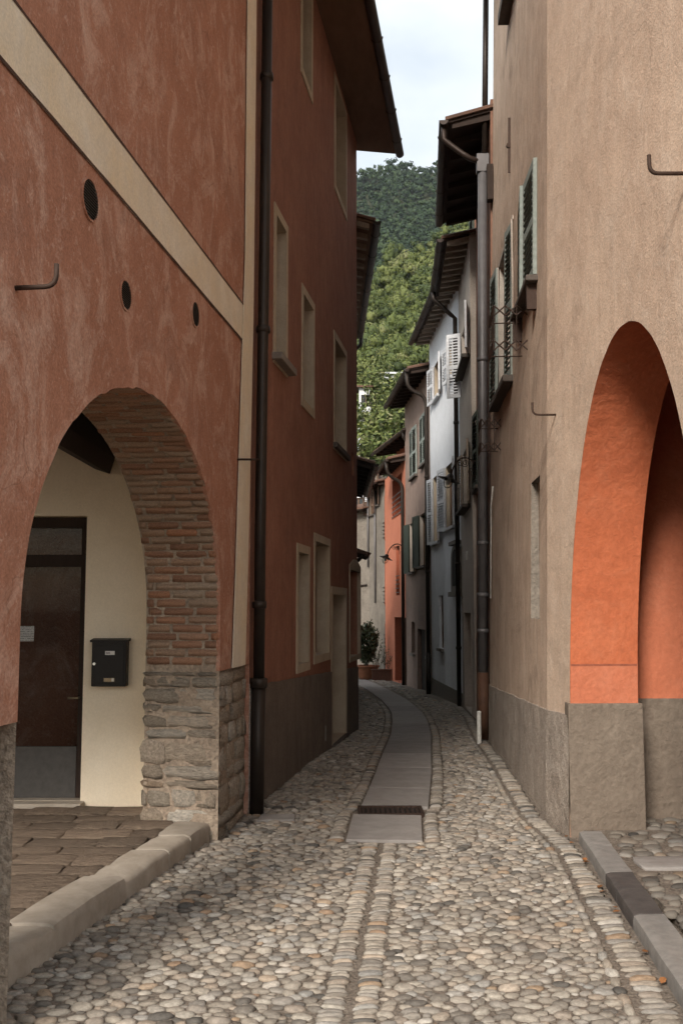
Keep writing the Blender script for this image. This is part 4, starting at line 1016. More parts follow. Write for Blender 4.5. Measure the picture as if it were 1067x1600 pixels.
# thin white conduit and marker at the far end
s_ = FB.px(769, 860)[0]; q = FB.px(769, 935)[1], FB.px(769, 790)[1]
obj('conduit', MB().tube([FB.p(s_, q[0], .02), FB.p(s_, q[1], .02), FB.p(s_ - .25, q[1] + .22, .02)], .012, 8), M['label'], hr, smooth=True)
q = gpt(767, 1162); mk = thing('marker_post', 'short white plastic stub against the foot of the brown downpipe', 'post', (1.80, 13.25, gz(13.25)))
obj('post', MB().tube([(1.80, 13.25, gz(13.25) - .03), (1.80, 13.25, gz(13.25) + .40)], .028, 12), M['label'], mk); obj('cap', MB().lathe((1.80, 13.25, gz(13.25) + .40), [(.028, 0), (.031, .004), (.026, .02), (.001, .024)], 12), M['label'], mk)


# ================================================================== RIGHT: the row beyond
def shut(F, house, xr, yt, xl, yb, mode, m, trim, frac=.5, sillm=None, louvre=True, ang=8, name='shutter'):
    """window from its near-top and far-bottom pixel; open leaves lie beside the opening"""
    a, b, z, t = F.rect(xr, yt, xl, yb); w_ = b - a
    if mode == 'closed': o = (a + .02, b - .02, z + .02, t)
    else: o = (a + w_ * .26, b - w_ * .26, z + .02, t)
    wn = window(F, house, o, trim, .16, 0, sill=sillm or M['sill'], sillpr=.09)
    if mode == 'closed':
        shutter(F, house, a, z, t, w_ / 2 - .004, 2, m, .03, 1, louvre, name); shutter(F, house, b, z, t, w_ / 2 - .004, 2, m, .03, -1, louvre, name)
    else:
        shutter(F, house, o[0], z, t, w_ * .25, ang, m, .03, -1, louvre, name); shutter(F, house, o[1], z, t, w_ * .25, ang, m, .03, 1, louvre, name)
    return o
def side_house(F, house, top, m, holes, eave_z, ov, slope, nraf, raf, zb=-1.2, depth=5., **kw):
    obj('wall', wall_mesh(F, 0, F.len, zb, top, holes, depth), m, house, fix=False)
    return eave(F, house, 0, F.len, eave_z, ov, slope, nraf, raf, **kw)
def rects(F, lst): return [F.rect(*r_) for r_ in lst]

# R2: brown house with the black eave
G2 = Fac((2.02, 13.62), (2.32, 17.38), -1, .012)
e2 = thing('house', 'narrow brown house under the deep black eave on the right', 'house', G2.p(1.8, gz(15.5), -.5))
w2 = [G2.rect(748, 640, 742, 770), G2.rect(741, 330, 737, 440)]
side_house(G2, e2, 8.95, M['brown_house'], w2, 8.62, .60, 14, 8, M['wood'])
for r_ in w2:
    window(G2, e2, r_, M['brown_house'], .15, 0, sill=M['sill_dk'])
    shutter(G2, e2, r_[0], r_[2], r_[3], (r_[1] - r_[0]) / 2, 5, M['dkgreen'], .02, 1, True); shutter(G2, e2, r_[1], r_[2], r_[3], (r_[1] - r_[0]) / 2, 4, M['dkgreen'], .02, -1, True)
gp = lambda x, y, o: G2.p(G2.px(x, y, o)[0], G2.px(x, y, o)[1], o)
# tall pipes at the joint of the beige and brown houses
pj = Vector((1.93, 13.75, 0)); zt = lambda y: 1.7 + (950 - y) / 1555 * 13.9
downpipe(hr, [pj + Vector((.19, -.02, zt(-120))), pj + Vector((.12, -.02, zt(225)))], .042, M['pipe_dark'])
greyp = downpipe(e2, [pj + Vector((.09, 0, zt(235))), pj + Vector((0, 0, zt(1052)))], .066, M['pipe_grey'], [pj + Vector((.09 * (1052 - y) / 817, 0, zt(y))) for y in (560, 850, 930, 985)])
obj('downpipe_foot', MB().tube([pj + Vector((0, 0, zt(1048))), pj + Vector((0, 0, gz(13.66) - .02))], .078, 14), M['pipe_rust'], e2, smooth=True)
downpipe(e2, [G2.p(.05, 8.62, .66)] + arc(G2.p(.05, 8.40, .66), G2.p(.05, 8.25, .5), G2.p(.03, 8.1, .3), 5) + [pj + Vector((.09, 0, zt(238)))], .04, M['gutter'])
q = MB(); q.box(pj + Vector((.09, 0, zt(240))), (.085, 0, 0), (0, .07, 0), (0, 0, .13)); obj('hopper', q, M['pipe_grey'], greyp)
q = MB(); zz = FB.px(764, 315)[1]; FB.box(q, FB.len - .16, FB.len - .02, zz - .26, zz + .26, 0.001, .09); obj('cable_box', q, M['wood'], hr, bevel=.01)

# R3: ivory house
G3 = Fac((2.302, 17.40), (2.44, 20.28), -1)
e3 = thing('house', 'ivory house with white louvred shutters and a pale raftered eave', 'house', G3.p(1.4, gz(18.5), -.5))
w3 = [G3.rect(733, 480, 722, 590), G3.rect(733, 690, 724, 800)]
dr3 = G3.rect(736, 958, 727, 1108); dr3 = (dr3[0], dr3[1], gz(18.5) + .02, dr3[3])
side_house(G3, e3, 8.5, M['ivory'], w3 + [dr3], 8.30, .46, 12, 9, M['rafter_pale'], soffit=M['wood'])
for i, r_ in enumerate(w3):
    window(G3, e3, r_, M['ivory'], .15, 0, sill=M['sill_dk'], sillpr=.15)
shutter(G3, e3, w3[0][1], G3.px(712, 572, .3)[1], G3.px(712, 452, .3)[1], .30, 62, M['white_paint'], .03, 1, True)
shutter(G3, e3, w3[0][0], w3[0][2], w3[0][3], .45, 10, M['white_paint'], .03, -1, True)
shutter(G3, e3, w3[1][1], w3[1][2], w3[1][3], .34, 8, M['rafter_pale'], .03, 1, True)
shutter(G3, e3, w3[1][0], w3[1][2], w3[1][3], .40, 6, M['rafter_pale'], .03, -1, True)
d3 = window(G3, e3, dr3, M['ivory'], .18, .08, pane=False, kindname='door', bottom=False)
q = MB(); G3.box(q, dr3[0], dr3[1], dr3[2], dr3[3], -.17, -.13); obj('leaf', q, M['wood_mid'], d3)
px_ = lambda x, y, o: G3.p(G3.px(x, y, o)[0], G3.px(x, y, o)[1], o)
downpipe(e3, [G3.p(G3.len - .06, 8.28, .52)] + arc(G3.p(G3.len - .06, 8.12, .52), G3.p(G3.len - .06, 7.9, .3), G3.p(G3.len - .06, 7.7, .08)) + [G3.p(G3.len - .06, gz(20.2), .08)], .045, M['pipe_dark'], [G3.p(G3.len - .06, z_, .08) for z_ in (5.5, 2.6, .9)])
q = MB(); a = G3.px(730, 868); G3.box(q, a[0] - .05, a[0] + .05, a[1] - .08, a[1] + .08, 0, .03); obj('house_number_plate', q, M['label'], e3)

# R4: white house
G4 = Fac((2.442, 20.30), (2.235, 24.88), -1)
e4 = thing('house', 'white house with four pairs of white shutters and a pale raftered eave', 'house', G4.p(2.2, gz(22.5), -.5))
hole4 = []
sm4 = G4.rect(692, 930, 686, 1012)
W4 = [(692.5, 548, 674, 636), (713, 522, 697, 604), (690, 735, 673.5, 852), (716, 712, 691, 832)]
op4 = []
for (xr, yt, xl, yb) in W4:
    a, b, z, t = G4.rect(xr, yt, xl, yb); w_ = b - a; op4.append((a + w_ * .26, b - w_ * .26, z + .02, t))
side_house(G4, e4, 8.6, M['white'], op4 + [sm4], 8.42, .40, 13, 13, M['rafter_pale'], soffit=M['wood'])
for r_ in W4: shut(G4, e4, *r_, 'open', M['white_paint'], M['cream_trim'], sillm=M['white_paint'])
window(G4, e4, sm4, M['white'], .14, 0, sill=M['sill'])
q = MB(); G4.box(q, 0, G4.len, -1.0, G4.px(700, 1072)[1], -.02, .014); obj('dado', q, M['sill'], e4)
# carved niche shrine near the ivory joint
sh0 = G4.rect(719, 850, 711.5, 925); ss = (sh0[0] + sh0[1]) / 2
sn = obj('niche_frame', MB().prism([G4.p(ss + (sh0[1] - sh0[0]) * .75 * math.cos(math.pi * k / 12), sh0[3] - .25 + .25 * math.sin(math.pi * k / 12), 0) for k in range(13)] + [G4.p(ss - (sh0[1] - sh0[0]) * .75, sh0[2], 0), G4.p(ss + (sh0[1] - sh0[0]) * .75, sh0[2], 0)], G4.n * .07), M['sill'], e4)
obj('niche', MB().prism([G4.p(ss + (sh0[1] - sh0[0]) * .45 * math.cos(math.pi * k / 12), sh0[3] - .27 + .18 * math.sin(math.pi * k / 12), .072) for k in range(13)] + [G4.p(ss - (sh0[1] - sh0[0]) * .45, sh0[2] + .12, .072), G4.p(ss + (sh0[1] - sh0[0]) * .45, sh0[2] + .12, .072)], G4.n * .004), M['void'], sn)
q = MB(); G4.box(q, sh0[0] - .15, sh0[1] + .15, sh0[2] - .1, sh0[2] - .002, 0, .14); obj('ledge', q, M['sill'], sn)
q = MB(); G4.box(q, sh0[0] - .1, sh0[1] + .1, sh0[3] + .002, sh0[3] + .08, 0, .13); obj('cornice', q, M['sill'], sn)

# R5: mauve house
G5 = Fac((2.233, 24.90), (1.905, 29.58), -1)
e5 = thing('house', 'mauve-brown house with grey-green louvred shutters above, dark green ones below', 'house', G5.p(2.2, gz(27), -.5))
W5 = [(668.5, 640, 658, 730, 'closed', 'green_paint'), (651.5, 663, 642, 750, 'closed', 'green_paint'), (672, 795, 651, 888, 'open', 'dkgreen'), (652, 812, 636.5, 897, 'open', 'dkgreen')]
op5 = []
for (xr, yt, xl, yb, md, mm) in W5:
    a, b, z, t = G5.rect(xr, yt, xl, yb); w_ = b - a; op5.append((a + .02, b - .02, z + .02, t) if md == 'closed' else (a + w_ * .26, b - w_ * .26, z + .02, t))
g5 = rects(G5, [(648, 972, 643, 1020), (672, 967, 668, 1025)]); d5 = G5.rect(664, 984, 652.5, 1080); d5 = (d5[0], d5[1], -.62, d5[3])
side_house(G5, e5, 8.0, M['mauve'], op5 + g5 + [d5], 7.72, .52, 13, 11, M['wood'])
for (xr, yt, xl, yb, md, mm) in W5: shut(G5, e5, xr, yt, xl, yb, md, M[mm], M['ivory'], sillm=M['sill_dk'], louvre=(md == 'closed'))
for r_ in g5: window(G5, e5, r_, M['mauve'], .14, 0, sill=M['sill'])
dd = window(G5, e5, d5, M['mauve'], .16, 0, pane=False, kindname='door'); q = MB(); G5.box(q, d5[0], d5[1], d5[2], d5[3], -.15, -.11); obj('leaf', q, M['wood'], dd)
downpipe(e5, [G5.p(.05, 7.70, .58)] + arc(G5.p(.05, 7.45, .56), G5.p(.05, 7.25, .55), G5.p(.05, 7.15, .3)) + arc(G5.p(.05, 7.12, .24), G5.p(.05, 7.05, .08), G5.p(.05, 6.8, .08)) + [G5.p(.05, gz(25), .08)], .05, M['pipe_dark'], [G5.p(.05, z_, .08) for z_ in (5., 2.6)])
obj('downpipe_foot', MB().tube([G5.p(.05, .6, .08), G5.p(.05, gz(25) - .03, .08)], .062, 12), M['pipe_dark'], e5, smooth=True)

# R6: orange house, two stepped roofs
G6 = Fac((1.903, 29.60), (1.575, 33.7), -1)
e6 = thing('house', 'tall orange house with a railed loggia and slit windows at the bend', 'house', G6.p(2., gz(31.5), -.5))
lg = G6.rect(627.5, 738, 613, 812); dr6 = G6.rect(632, 965, 617, 1066); dr6 = (dr6[0], dr6[1], gz(31) + .01, dr6[3])
sl6 = rects(G6, [(600.5, 775, 597, 845), (624, 852, 619, 930), (601, 872, 597.5, 945), (601.5, 975, 598, 1018)])
obj('wall', wall_mesh(G6, 0, G6.len + .8, -1.4, 6.15, [lg, dr6] + sl6, 5.), M['orange_house'], e6, fix=False)
eave(G6, e6, -.05, G6.len * .72, 6.10, .50, 13, 7, M['wood'])
# upper storey set back behind the lower roof
G6u = Fac(tuple((G6.p(-.0, 0, -.75))[:2]), tuple((G6.p(G6.len + .3, 0, -.35))[:2]), -1)
obj('upper_wall', wall_mesh(G6u, 0, G6u.len, 5.9, 7.15, (), 4.), M['orange_house'], e6, fix=False)
eave(G6u, e6, -.1, G6u.len + .2, 6.98, .75, 12, 9, M['wood'])
M['orange_shaded'] = simple('shaded_orange_reveal', (.34, .095, .05), rough=.9)  # reveals coloured darker; the shade inside the openings is put into this orange
wl = window(G6, e6, lg, M['orange_shaded'], .7, 0, frame=False, kindname='loggia')
rl = None
for k in range(5):
    z_ = lg[2] + .05 + .16 * k; o_ = obj('railing_bar', MB().tube([G6.p(lg[0], z_, .02), G6.p(lg[1], z_, .02)], .018, 6), M['pipe_grey'], wl)
for r_ in sl6:
    wn = window(G6, e6, r_, M['orange_shaded'], .16, 0, frame=False, kindname='slit_window')
    for k in range(5):
        z_ = r_[2] + .08 + .13 * k; obj('bar', MB().tube([G6.p(r_[0], z_, .015), G6.p(r_[1], z_, .015)], .015, 6), M['pipe_dark'], wn)
dw = window(G6, e6, dr6, M['orange_shaded'], .35, 0, pane=False, kindname='door', bottom=False); q = MB(); G6.box(q, dr6[0], dr6[1], dr6[2], dr6[3], -.33, -.29); obj('leaf', q, M['brown_paint'], dw)
q = MB(); G6.box(q, dr6[0] - .30, dr6[0] - .05, gz(30) - .05, dr6[3], .001, .05); obj('door_shutter', q, M['brown_paint'], e6)
q = MB(); G6.box(q, dr6[0] + .05, dr6[0] + .17, gz(30) + .0, gz(30) + .5, .03, .07); obj('white_duct', q, M['label'], e6)
downpipe(e6, [G6.p(.0, 6.05, .56)] + arc(G6.p(.0, 5.85, .55), G6.p(.0, 5.65, .52), G6.p(.03, 5.55, .3)) + arc(G6.p(.03, 5.52, .24), G6.p(.03, 5.45, .08), G6.p(.03, 5.2, .08)) + [G6.p(.03, gz(29.6) - .02, .08)], .05, M['pipe_dark'])
downpipe(e6, [G6u.p(.0, 6.98, .80)] + arc(G6u.p(.0, 6.8, .8), G6u.p(.0, 6.65, .7), G6u.p(.0, 6.55, .4)) + [G6u.p(.0, 6.5, .1)], .05, M['pipe_dark'])

# R7: grey rendered houses closing the view
G7 = Fac((1.56, 34.55), (1.02, 36.6), -1)
e7 = thing('house', 'grey weathered house with brown shutters past the orange house', 'house', G7.p(1., gz(35.5), -.5))
w7 = rects(G7, [(585, 760, 577, 805), (592, 738, 586, 790)])
side_house(G7, e7, 6.3, M['grey_house'], w7, 6.05, .35, 12, 6, M['wood'], zb=-1.6)
for r_ in w7:
    window(G7, e7, r_, M['grey_house'], .14, 0, sill=M['sill_dk'])
    shutter(G7, e7, r_[0], r_[2], r_[3], (r_[1] - r_[0]) / 2, 20, M['brown_paint'], .02, -1, True); shutter(G7, e7, r_[1], r_[2], r_[3], (r_[1] - r_[0]) / 2, 20, M['brown_paint'], .02, 1, True)
for x in (577, 588):
    s_ = G7.px(x, 900)[0]; obj('service_pipe', MB().tube([G7.p(s_, gz(35) + 2.6 + (588 - x) * .12, .05), G7.p(s_, 5.9, .05)], .035, 8), M['pipe_grey'], e7, smooth=True)
G8 = Fac((1.02, 36.62), (-.9, 39.2), -1)
e8 = thing('house', 'rough stone wall of the lower house at the end of the lane', 'house', G8.p(1.4, gz(38), -.5))
obj('wall', wall_mesh(G8, 0, G8.len, -1.8, 5.35, (), 4.), M['grey_house'], e8, fix=False)
eave(G8, e8, 0, G8.len, 5.3, .3, 12, 6, M['wood'])
obj('service_pipe', MB().tube([G8.p(.1, 2.55, .05), G8.p(1.9, 2.45, .05)], .03, 8), M['pipe_dark'], e8, smooth=True)
G9 = Fac((1.6, 52), (-3.0, 54), -1)
e9 = thing('house', 'white house far behind the end of the lane', 'house', G9.p(2, gz(52), -.5))
w9 = [(k * 1.3 + .5, k * 1.3 + 1.1, 6.3, 7.5) for k in range(3)]
obj('wall', wall_mesh(G9, 0, G9.len, -1.8, 8.6, w9, 5.), M['white'], e9, fix=False)
for r_ in w9: window(G9, e9, r_, M['white'], .15, 0)
eave(G9, e9, 0, G9.len, 8.5, .4, 15, 0)

# ================================================================== wall lamps
def wall_lamp(label, P, n, reach, k=1.0):
    """P on the wall, n into the lane"""
    P = Vector(P); t = thing('wall_lamp', label, 'lamp', P, 'lamps on iron brackets')
    up = Vector((0, 0, 1))
    pts = [P + n * reach * x + up * z * k for x, z in ((0, -.12), (.03, .02), (.15, .16), (.35, .24), (.6, .22), (.8, .10), (.92, -.06))]
    sm = []
    for i in range(len(pts) - 1):
        p0, p1, p2, p3 = pts[max(i - 1, 0)], pts[i], pts[i + 1], pts[min(i + 2, len(pts) - 1)]
        for q in range(5):
            u = q / 5; sm.append(.5 * ((2 * p1) + (p2 - p0) * u + (2 * p0 - 5 * p1 + 4 * p2 - p3) * u * u + (3 * p1 - p0 - 3 * p2 + p3) * u ** 3))
    sm.append(pts[-1]); ar = obj('bracket', MB().tube(sm, .014 * k, 8), M['iron'], t, smooth=True)
    for cx, cz, r0, sg in ((.13, -.02, .10, 1), (.42, .15, .07, -1), (.60, .14, .06, 1)):
        c = P + n * reach * cx + up * cz * k
        obj('scroll', MB().tube([c + (n * math.cos(sg * a_) + up * math.sin(sg * a_)) * r0 * k * (1 - a_ / 13) for a_ in [i * .35 for i in range(30)]], .007 * k, 6), M['iron'], ar, smooth=True)
    obj('wall_plate', MB().box(P + n * .012 - up * .02, n * .011, n.cross(up) * .03, up * .17 * k), M['iron'], ar)
    ax = (n * .35 - up * .94).normalized(); c = pts[-1]
    sd = n.cross(up); fw = ax.cross(sd)
    def lathe(prof, nn=18):
        mb = MB()
        for r_, d_ in prof:
            for a_ in range(nn):
                th = 2 * math.pi * a_ / nn; mb.v.append(tuple(c + ax * d_ * k + (sd * math.cos(th) + fw * math.sin(th)) * r_ * k))
        for j in range(len(prof) - 1):
            for a_ in range(nn): b_ = (a_ + 1) % nn; mb.f.append((j * nn + a_, j * nn + b_, (j + 1) * nn + b_, (j + 1) * nn + a_))
        return mb
    obj('lamp_shade', lathe([(.015, -.03), (.05, -.01), (.06, .03), (.09, .05), (.19, .085), (.193, .09), (.085, .06), (.05, .045)]), M['pipe_dark'], t, smooth=True)
    obj('lamp_globe', lathe([(.055, .05), (.075, .10), (.08, .15), (.062, .20), (.03, .23), (.002, .235)]), M['lamp_glass'], t, smooth=True)
    obj('bulb', lathe([(.018, .05), (.02, .08), (.035, .12), (.03, .16), (.002, .175)]), M['label'], t, smooth=True)
    return t
s_, z_ = G2.px(746, 735); wall_lamp('wall lamp on a scrolled iron arm, near, by the grey downpipe', G2.p(s_, z_ - .02), G2.n, .50, 1.0)
s_, z_ = G5.px(637, 862); wall_lamp('wall lamp on a scrolled iron arm, far, in front of the orange house', G5.p(G5.len - .1, z_ - .02), G5.n, .62, 1.1)

# ================================================================== potted plants at the end of the lane
def leaf_cloud(n, c, rx, rz, size, seed, hollow=.35):
    rg = np.random.default_rng(seed); mb = MB()
    for _ in range(n):
        d = rg.normal(size=3); d /= np.linalg.norm(d); rr = (hollow + (1 - hollow) * rg.random() ** .5) * (1 + .18 * math.sin(d[0] * 5 + seed) * math.sin(d[2] * 4 + d[1] * 3))
        p = Vector((c[0] + d[0] * rx * rr, c[1] + d[1] * rx * rr, c[2] + d[2] * rz * rr))
        a = Vector(rg.normal(size=3)).normalized(); b = a.orthogonal().normalized(); s1 = size * rg.uniform(.7, 1.4)
        mb.face([p - a * s1, p - b * s1 * .5, p + a * s1, p + b * s1 * .5])
    return mb
q = gpt(574, 1056); px0, py0 = .86, 33.6; g_ = gz(py0)
pt = thing('potted_shrub', 'dark green bushy shrub in a round terracotta pot at the lane end', 'plant', (px0, py0, g_))
obj('pot', MB().lathe((px0, py0, g_ - .005), [(.001, 0), (.24, 0), (.30, .12), (.36, .34), (.38, .42), (.41, .43), (.41, .48), (.36, .48), (.35, .42), (.001, .42)], 24), M['terracotta'], pt, smooth=True)
obj('stem', MB().tube([(px0, py0, g_ + .40), (px0 + .02, py0, g_ + .8), (px0 - .01, py0, g_ + 1.5)], [.025, .02, .01], 8), M['bark'], pt, smooth=True)
fm = leaf_cloud(1700, (px0, py0, g_ + 1.22), .37, .72, .055, 3); obj('foliage', fm, M['leafdk'], pt, fix=False)
bx, by = 1.30, 32.9; g_ = gz(by)
pl = thing('planter', 'brown box planter with thin wispy stems beside the orange house', 'planter', (bx, by, g_))
q = MB(); q.prism([(bx - .30, by - .16, g_ - .005), (bx + .30, by - .16, g_ - .005), (bx + .30, by + .16, g_ - .005), (bx - .30, by + .16, g_ - .005)], (0, 0, .34)); obj('box', q, M['planter'], pl, bevel=.01)
q = MB()
for zz in (.36,): q.box((bx, by, g_ + .345), (.33, 0, 0), (0, .19, 0), (0, 0, .018))
obj('rim', q, M['planter'], pl, bevel=.005)
rg = random.Random(6); stems = MB(); lv = MB()
for k in range(14):
    x0, y0 = bx + rg.uniform(-.24, .24), by + rg.uniform(-.1, .1); t = Vector((x0 + rg.uniform(-.3, .3), y0 + rg.uniform(-.2, .2), g_ + rg.uniform(.75, 1.35)))
    p0 = Vector((x0, y0, g_ + .34)); stems.tube([p0, (p0 + t) / 2 + Vector((0, 0, .1)), t], [.007, .006, .003], 5)
    for j in range(16):
        u = .3 + .7 * rg.random(); p = p0.lerp(t, u) + Vector((rg.gauss(0, .04), rg.gauss(0, .04), rg.gauss(0, .03))); a = Vector((rg.gauss(0, 1), rg.gauss(0, 1), rg.gauss(0, 1))).normalized(); b = a.orthogonal().normalized(); s1 = rg.uniform(.02, .045)
        lv.face([p - a * s1, p - b * s1 * .45, p + a * s1, p + b * s1 * .45])
obj('stems', stems, M['bark'], pl); obj('foliage', lv, M['leafdk'], pl, fix=False)

q = MB(); p0 = gpt(430, 1283); q.prism([(p0.x - .14, p0.y - .10, -.02), (p0.x + .16, p0.y - .07, -.02), (p0.x + .15, p0.y + .14, -.02), (p0.x - .12, p0.y + .12, -.02)], (0, 0, .05)); obj('paving_slab', q, M['slab'], street, bevel=.006)
# ================================================================== fallen leaves in the right gutter
lm = MB(); lm.v = [(-.5, 0, 0), (-.2, .28, .06), (.2, .25, .10), (.55, 0, .02), (.2, -.25, .12), (-.2, -.28, .05), (0, 0, .0)]; lm.f = [(0, 6, 1), (1, 6, 2), (2, 6, 3), (3, 6, 4), (4, 6, 5), (5, 6, 0)]
lme = mesh_from(lm); lme.materials.append(M['leafdry'])
rg = random.Random(12)
for (x, y) in ((885, 1312), (913, 1348), (916, 1352), (937, 1392), (941, 1400), (960, 1425), (963, 1432), (1008, 1495), (893, 1322), (1035, 1540)):
    p = gpt(x, y); p.x = min(p.x, interp(RIGHT, p.y) - .02)
    o = bpy.data.objects.new('fallen_leaf', lme); COL.objects.link(o); o.location = (p.x, p.y, street_z(p.x, p.y) + .024); o.rotation_euler = (rg.uniform(-.2, .2), rg.uniform(-.2, .2), rg.uniform(0, 6)); o.scale = [rg.uniform(.04, .06)] * 3
    o['label'] = 'small dry brown leaf lying along the right kerb'; o['category'] = 'leaf'; o['group'] = 'dry leaves along the right kerb'

# ================================================================== hills and woods
def hz_near(x, y):
    t = min(max((y - 75) / 255, 0), 1.15); r_ = .150 + .205 * t ** .85
    return gz(60) + max(0, (y - 62) / 13 if y < 75 else 1) * (y * (r_ + .0012 * (x - 24) * t)) + 1.5 * math.sin(x * .11) * math.sin(y * .07)
def hz_far(x, y):
    t = (y - 420) / 430; return y * (.21 + .232 * min(max(t, 0), 1) ** .9) + 6 * math.sin(x * .021) + 5 * math.sin(y * .03 + x * .013) - max(0, t - 1) * 500
M['hill'] = simple('wooded_ground', (.035, .04, .018), rough=.95, scale=.3, bump=0)
sheet('hillside', [-120 + 12 * i for i in range(26)], [62 + 9 * i for i in range(34)], lambda x, y: hz_near(x, y) if y < 356 else hz_near(x, 355) - (y - 355) * .6, M['hill'])
sheet('hillside', [-300 + 50 * i for i in range(17)], [400 + 30 * i for i in range(19)], hz_far, M['hill'])
GR = [(0, (.032, .048, .013)), (.3, (.064, .086, .020)), (.6, (.108, .132, .032)), (.85, (.155, .172, .052)), (1, (.21, .20, .10))]
M['wood_tree'] = stones('tree_leaves', GR, 'island', rough=.7, mottle=.2, bump=0, mscale=.6)
M['wood_near'] = stones('hillside_leaves', GR, 'crown', rough=.7, mottle=.2, bump=0, mscale=.6)
M['wood_far'] = stones('distant_leaves', [(0, (.016, .032, .016)), (.5, (.030, .055, .024)), (1, (.055, .082, .032))], 'crown', rough=.8, mottle=.25, bump=0, mscale=.3)
bm = bmesh.new(); bmesh.ops.create_icosphere(bm, subdivisions=1, radius=1); bm.verts.ensure_lookup_table()
ICO_V = np.array([v.co[:] for v in bm.verts]); ICO_F = np.array([[v.index for v in f.verts] for f in bm.faces]); bm.free()
def crown_variant(seed, leaves, ls=.17, nl=8):
    """lumpy lobes plus leaf clumps over them, each leaf facing roughly outwards"""
    rg = np.random.default_rng(seed); lc = rg.normal(size=(nl, 3)) * (.46, .46, .34); lr = rg.uniform(.22, .50, nl)
    k = rg.integers(0, nl, leaves); d = rg.normal(size=(leaves, 3)); d[:, 2] = np.abs(d[:, 2]) * .9 + d[:, 2] * .25; d /= np.linalg.norm(d, axis=1)[:, None]
    p = lc[k] + d * (lr[k] * rg.uniform(.85, 1.12, leaves))[:, None]
    nn = d + rg.normal(size=(leaves, 3)) * .35; nn /= np.linalg.norm(nn, axis=1)[:, None]
    a = np.cross(nn, rg.normal(size=(leaves, 3))); a /= np.linalg.norm(a, axis=1)[:, None]; b = np.cross(nn, a); sz = (ls * rg.uniform(.6, 1.35, leaves))[:, None]
    V = [np.stack([p - a * sz, p - b * sz * .7, p + a * sz, p + b * sz * .7], 1).reshape(-1, 3)]; n = leaves * 4
    loops = [np.arange(n)]; tot = [np.full(leaves, 4)]
    for c, r_ in zip(lc, lr):
        V.append(ICO_V * r_ * .66 * (1 + rg.normal(size=(len(ICO_V), 1)) * .13) + c); loops.append((ICO_F + n).ravel()); tot.append(np.full(len(ICO_F), 3)); n += len(ICO_V)
    return np.concatenate(V), np.concatenate(loops), np.concatenate(tot)
def forest(name, spots, variants, m):
    V, LP, TT, CR, base = [], [], [], [], 0
    for i, (x, y, z, r_, hgt) in enumerate(spots):
        v, lp, tt = variants[i % len(variants)]; a = random.uniform(0, 6.28); cs, sn = math.cos(a), math.sin(a)
        V.append(np.stack([(v[:, 0] * cs - v[:, 1] * sn) * r_ + x, (v[:, 0] * sn + v[:, 1] * cs) * r_ + y, v[:, 2] * hgt + z], 1)); LP.append(lp + base); TT.append(tt)
        CR.append(np.full(len(v), random.random(), dtype=np.float32)); base += len(v)
    V = np.concatenate(V).astype(np.float32); LP = np.concatenate(LP).astype(np.int32); TT = np.concatenate(TT).astype(np.int32)
    me = bpy.data.meshes.new(name); me.vertices.add(len(V)); me.vertices.foreach_set('co', V.ravel()); me.loops.add(len(LP)); me.loops.foreach_set('vertex_index', LP)
    me.polygons.add(len(TT)); me.polygons.foreach_set('loop_start', (np.cumsum(TT) - TT).astype(np.int32)); me.polygons.foreach_set('loop_total', TT)
    me.update(calc_edges=True)
    ca = me.attributes.new('crown', 'FLOAT', 'POINT'); ca.data.foreach_set('value', np.concatenate(CR))
    me.materials.append(m)
    o = bpy.data.objects.new(name, me); COL.objects.link(o); o['kind'] = 'stuff'; return o
rg = random.Random(21)
VN = [crown_variant(i, 480, .075, 11) for i in range(9)]; VF = [crown_variant(30 + i, 130, .13, 6) for i in range(7)]
spots = []
for _ in range(1100):
    y = 88 + 262 * rg.random() ** .8; xc = 21 * y / 330 ; x = xc + rg.uniform(-.10, .10) * y + rg.uniform(-6, 6)
    r_ = rg.choice((1.5, 2.2, 2.8, 3.4, 4.2)) * rg.uniform(.8, 1.15) * (.5 + .5 * y / 330); spots.append((x, y, hz_near(x, y) + r_ * rg.uniform(.4, 1.3), r_, r_ * rg.uniform(.85, 1.5)))
fo = forest('hillside_wood', spots, VN, M['wood_near']); fo['label'] = 'sunlit green wood covering the nearer hillside'; fo['category'] = 'wood'
spots = []
for _ in range(2600):
    y = rg.uniform(430, 880); x = 60 * y / 800 + rg.uniform(-.12, .12) * y; r_ = rg.uniform(3.6, 7.5); spots.append((x, y, hz_far(x, y) + r_ * rg.uniform(.3, 1.1), r_, r_ * rg.uniform(.8, 1.2)))
fo = forest('distant_wood', spots, VF, M['wood_far']); fo['label'] = 'dark green wood on the far ridge'; fo['category'] = 'wood'
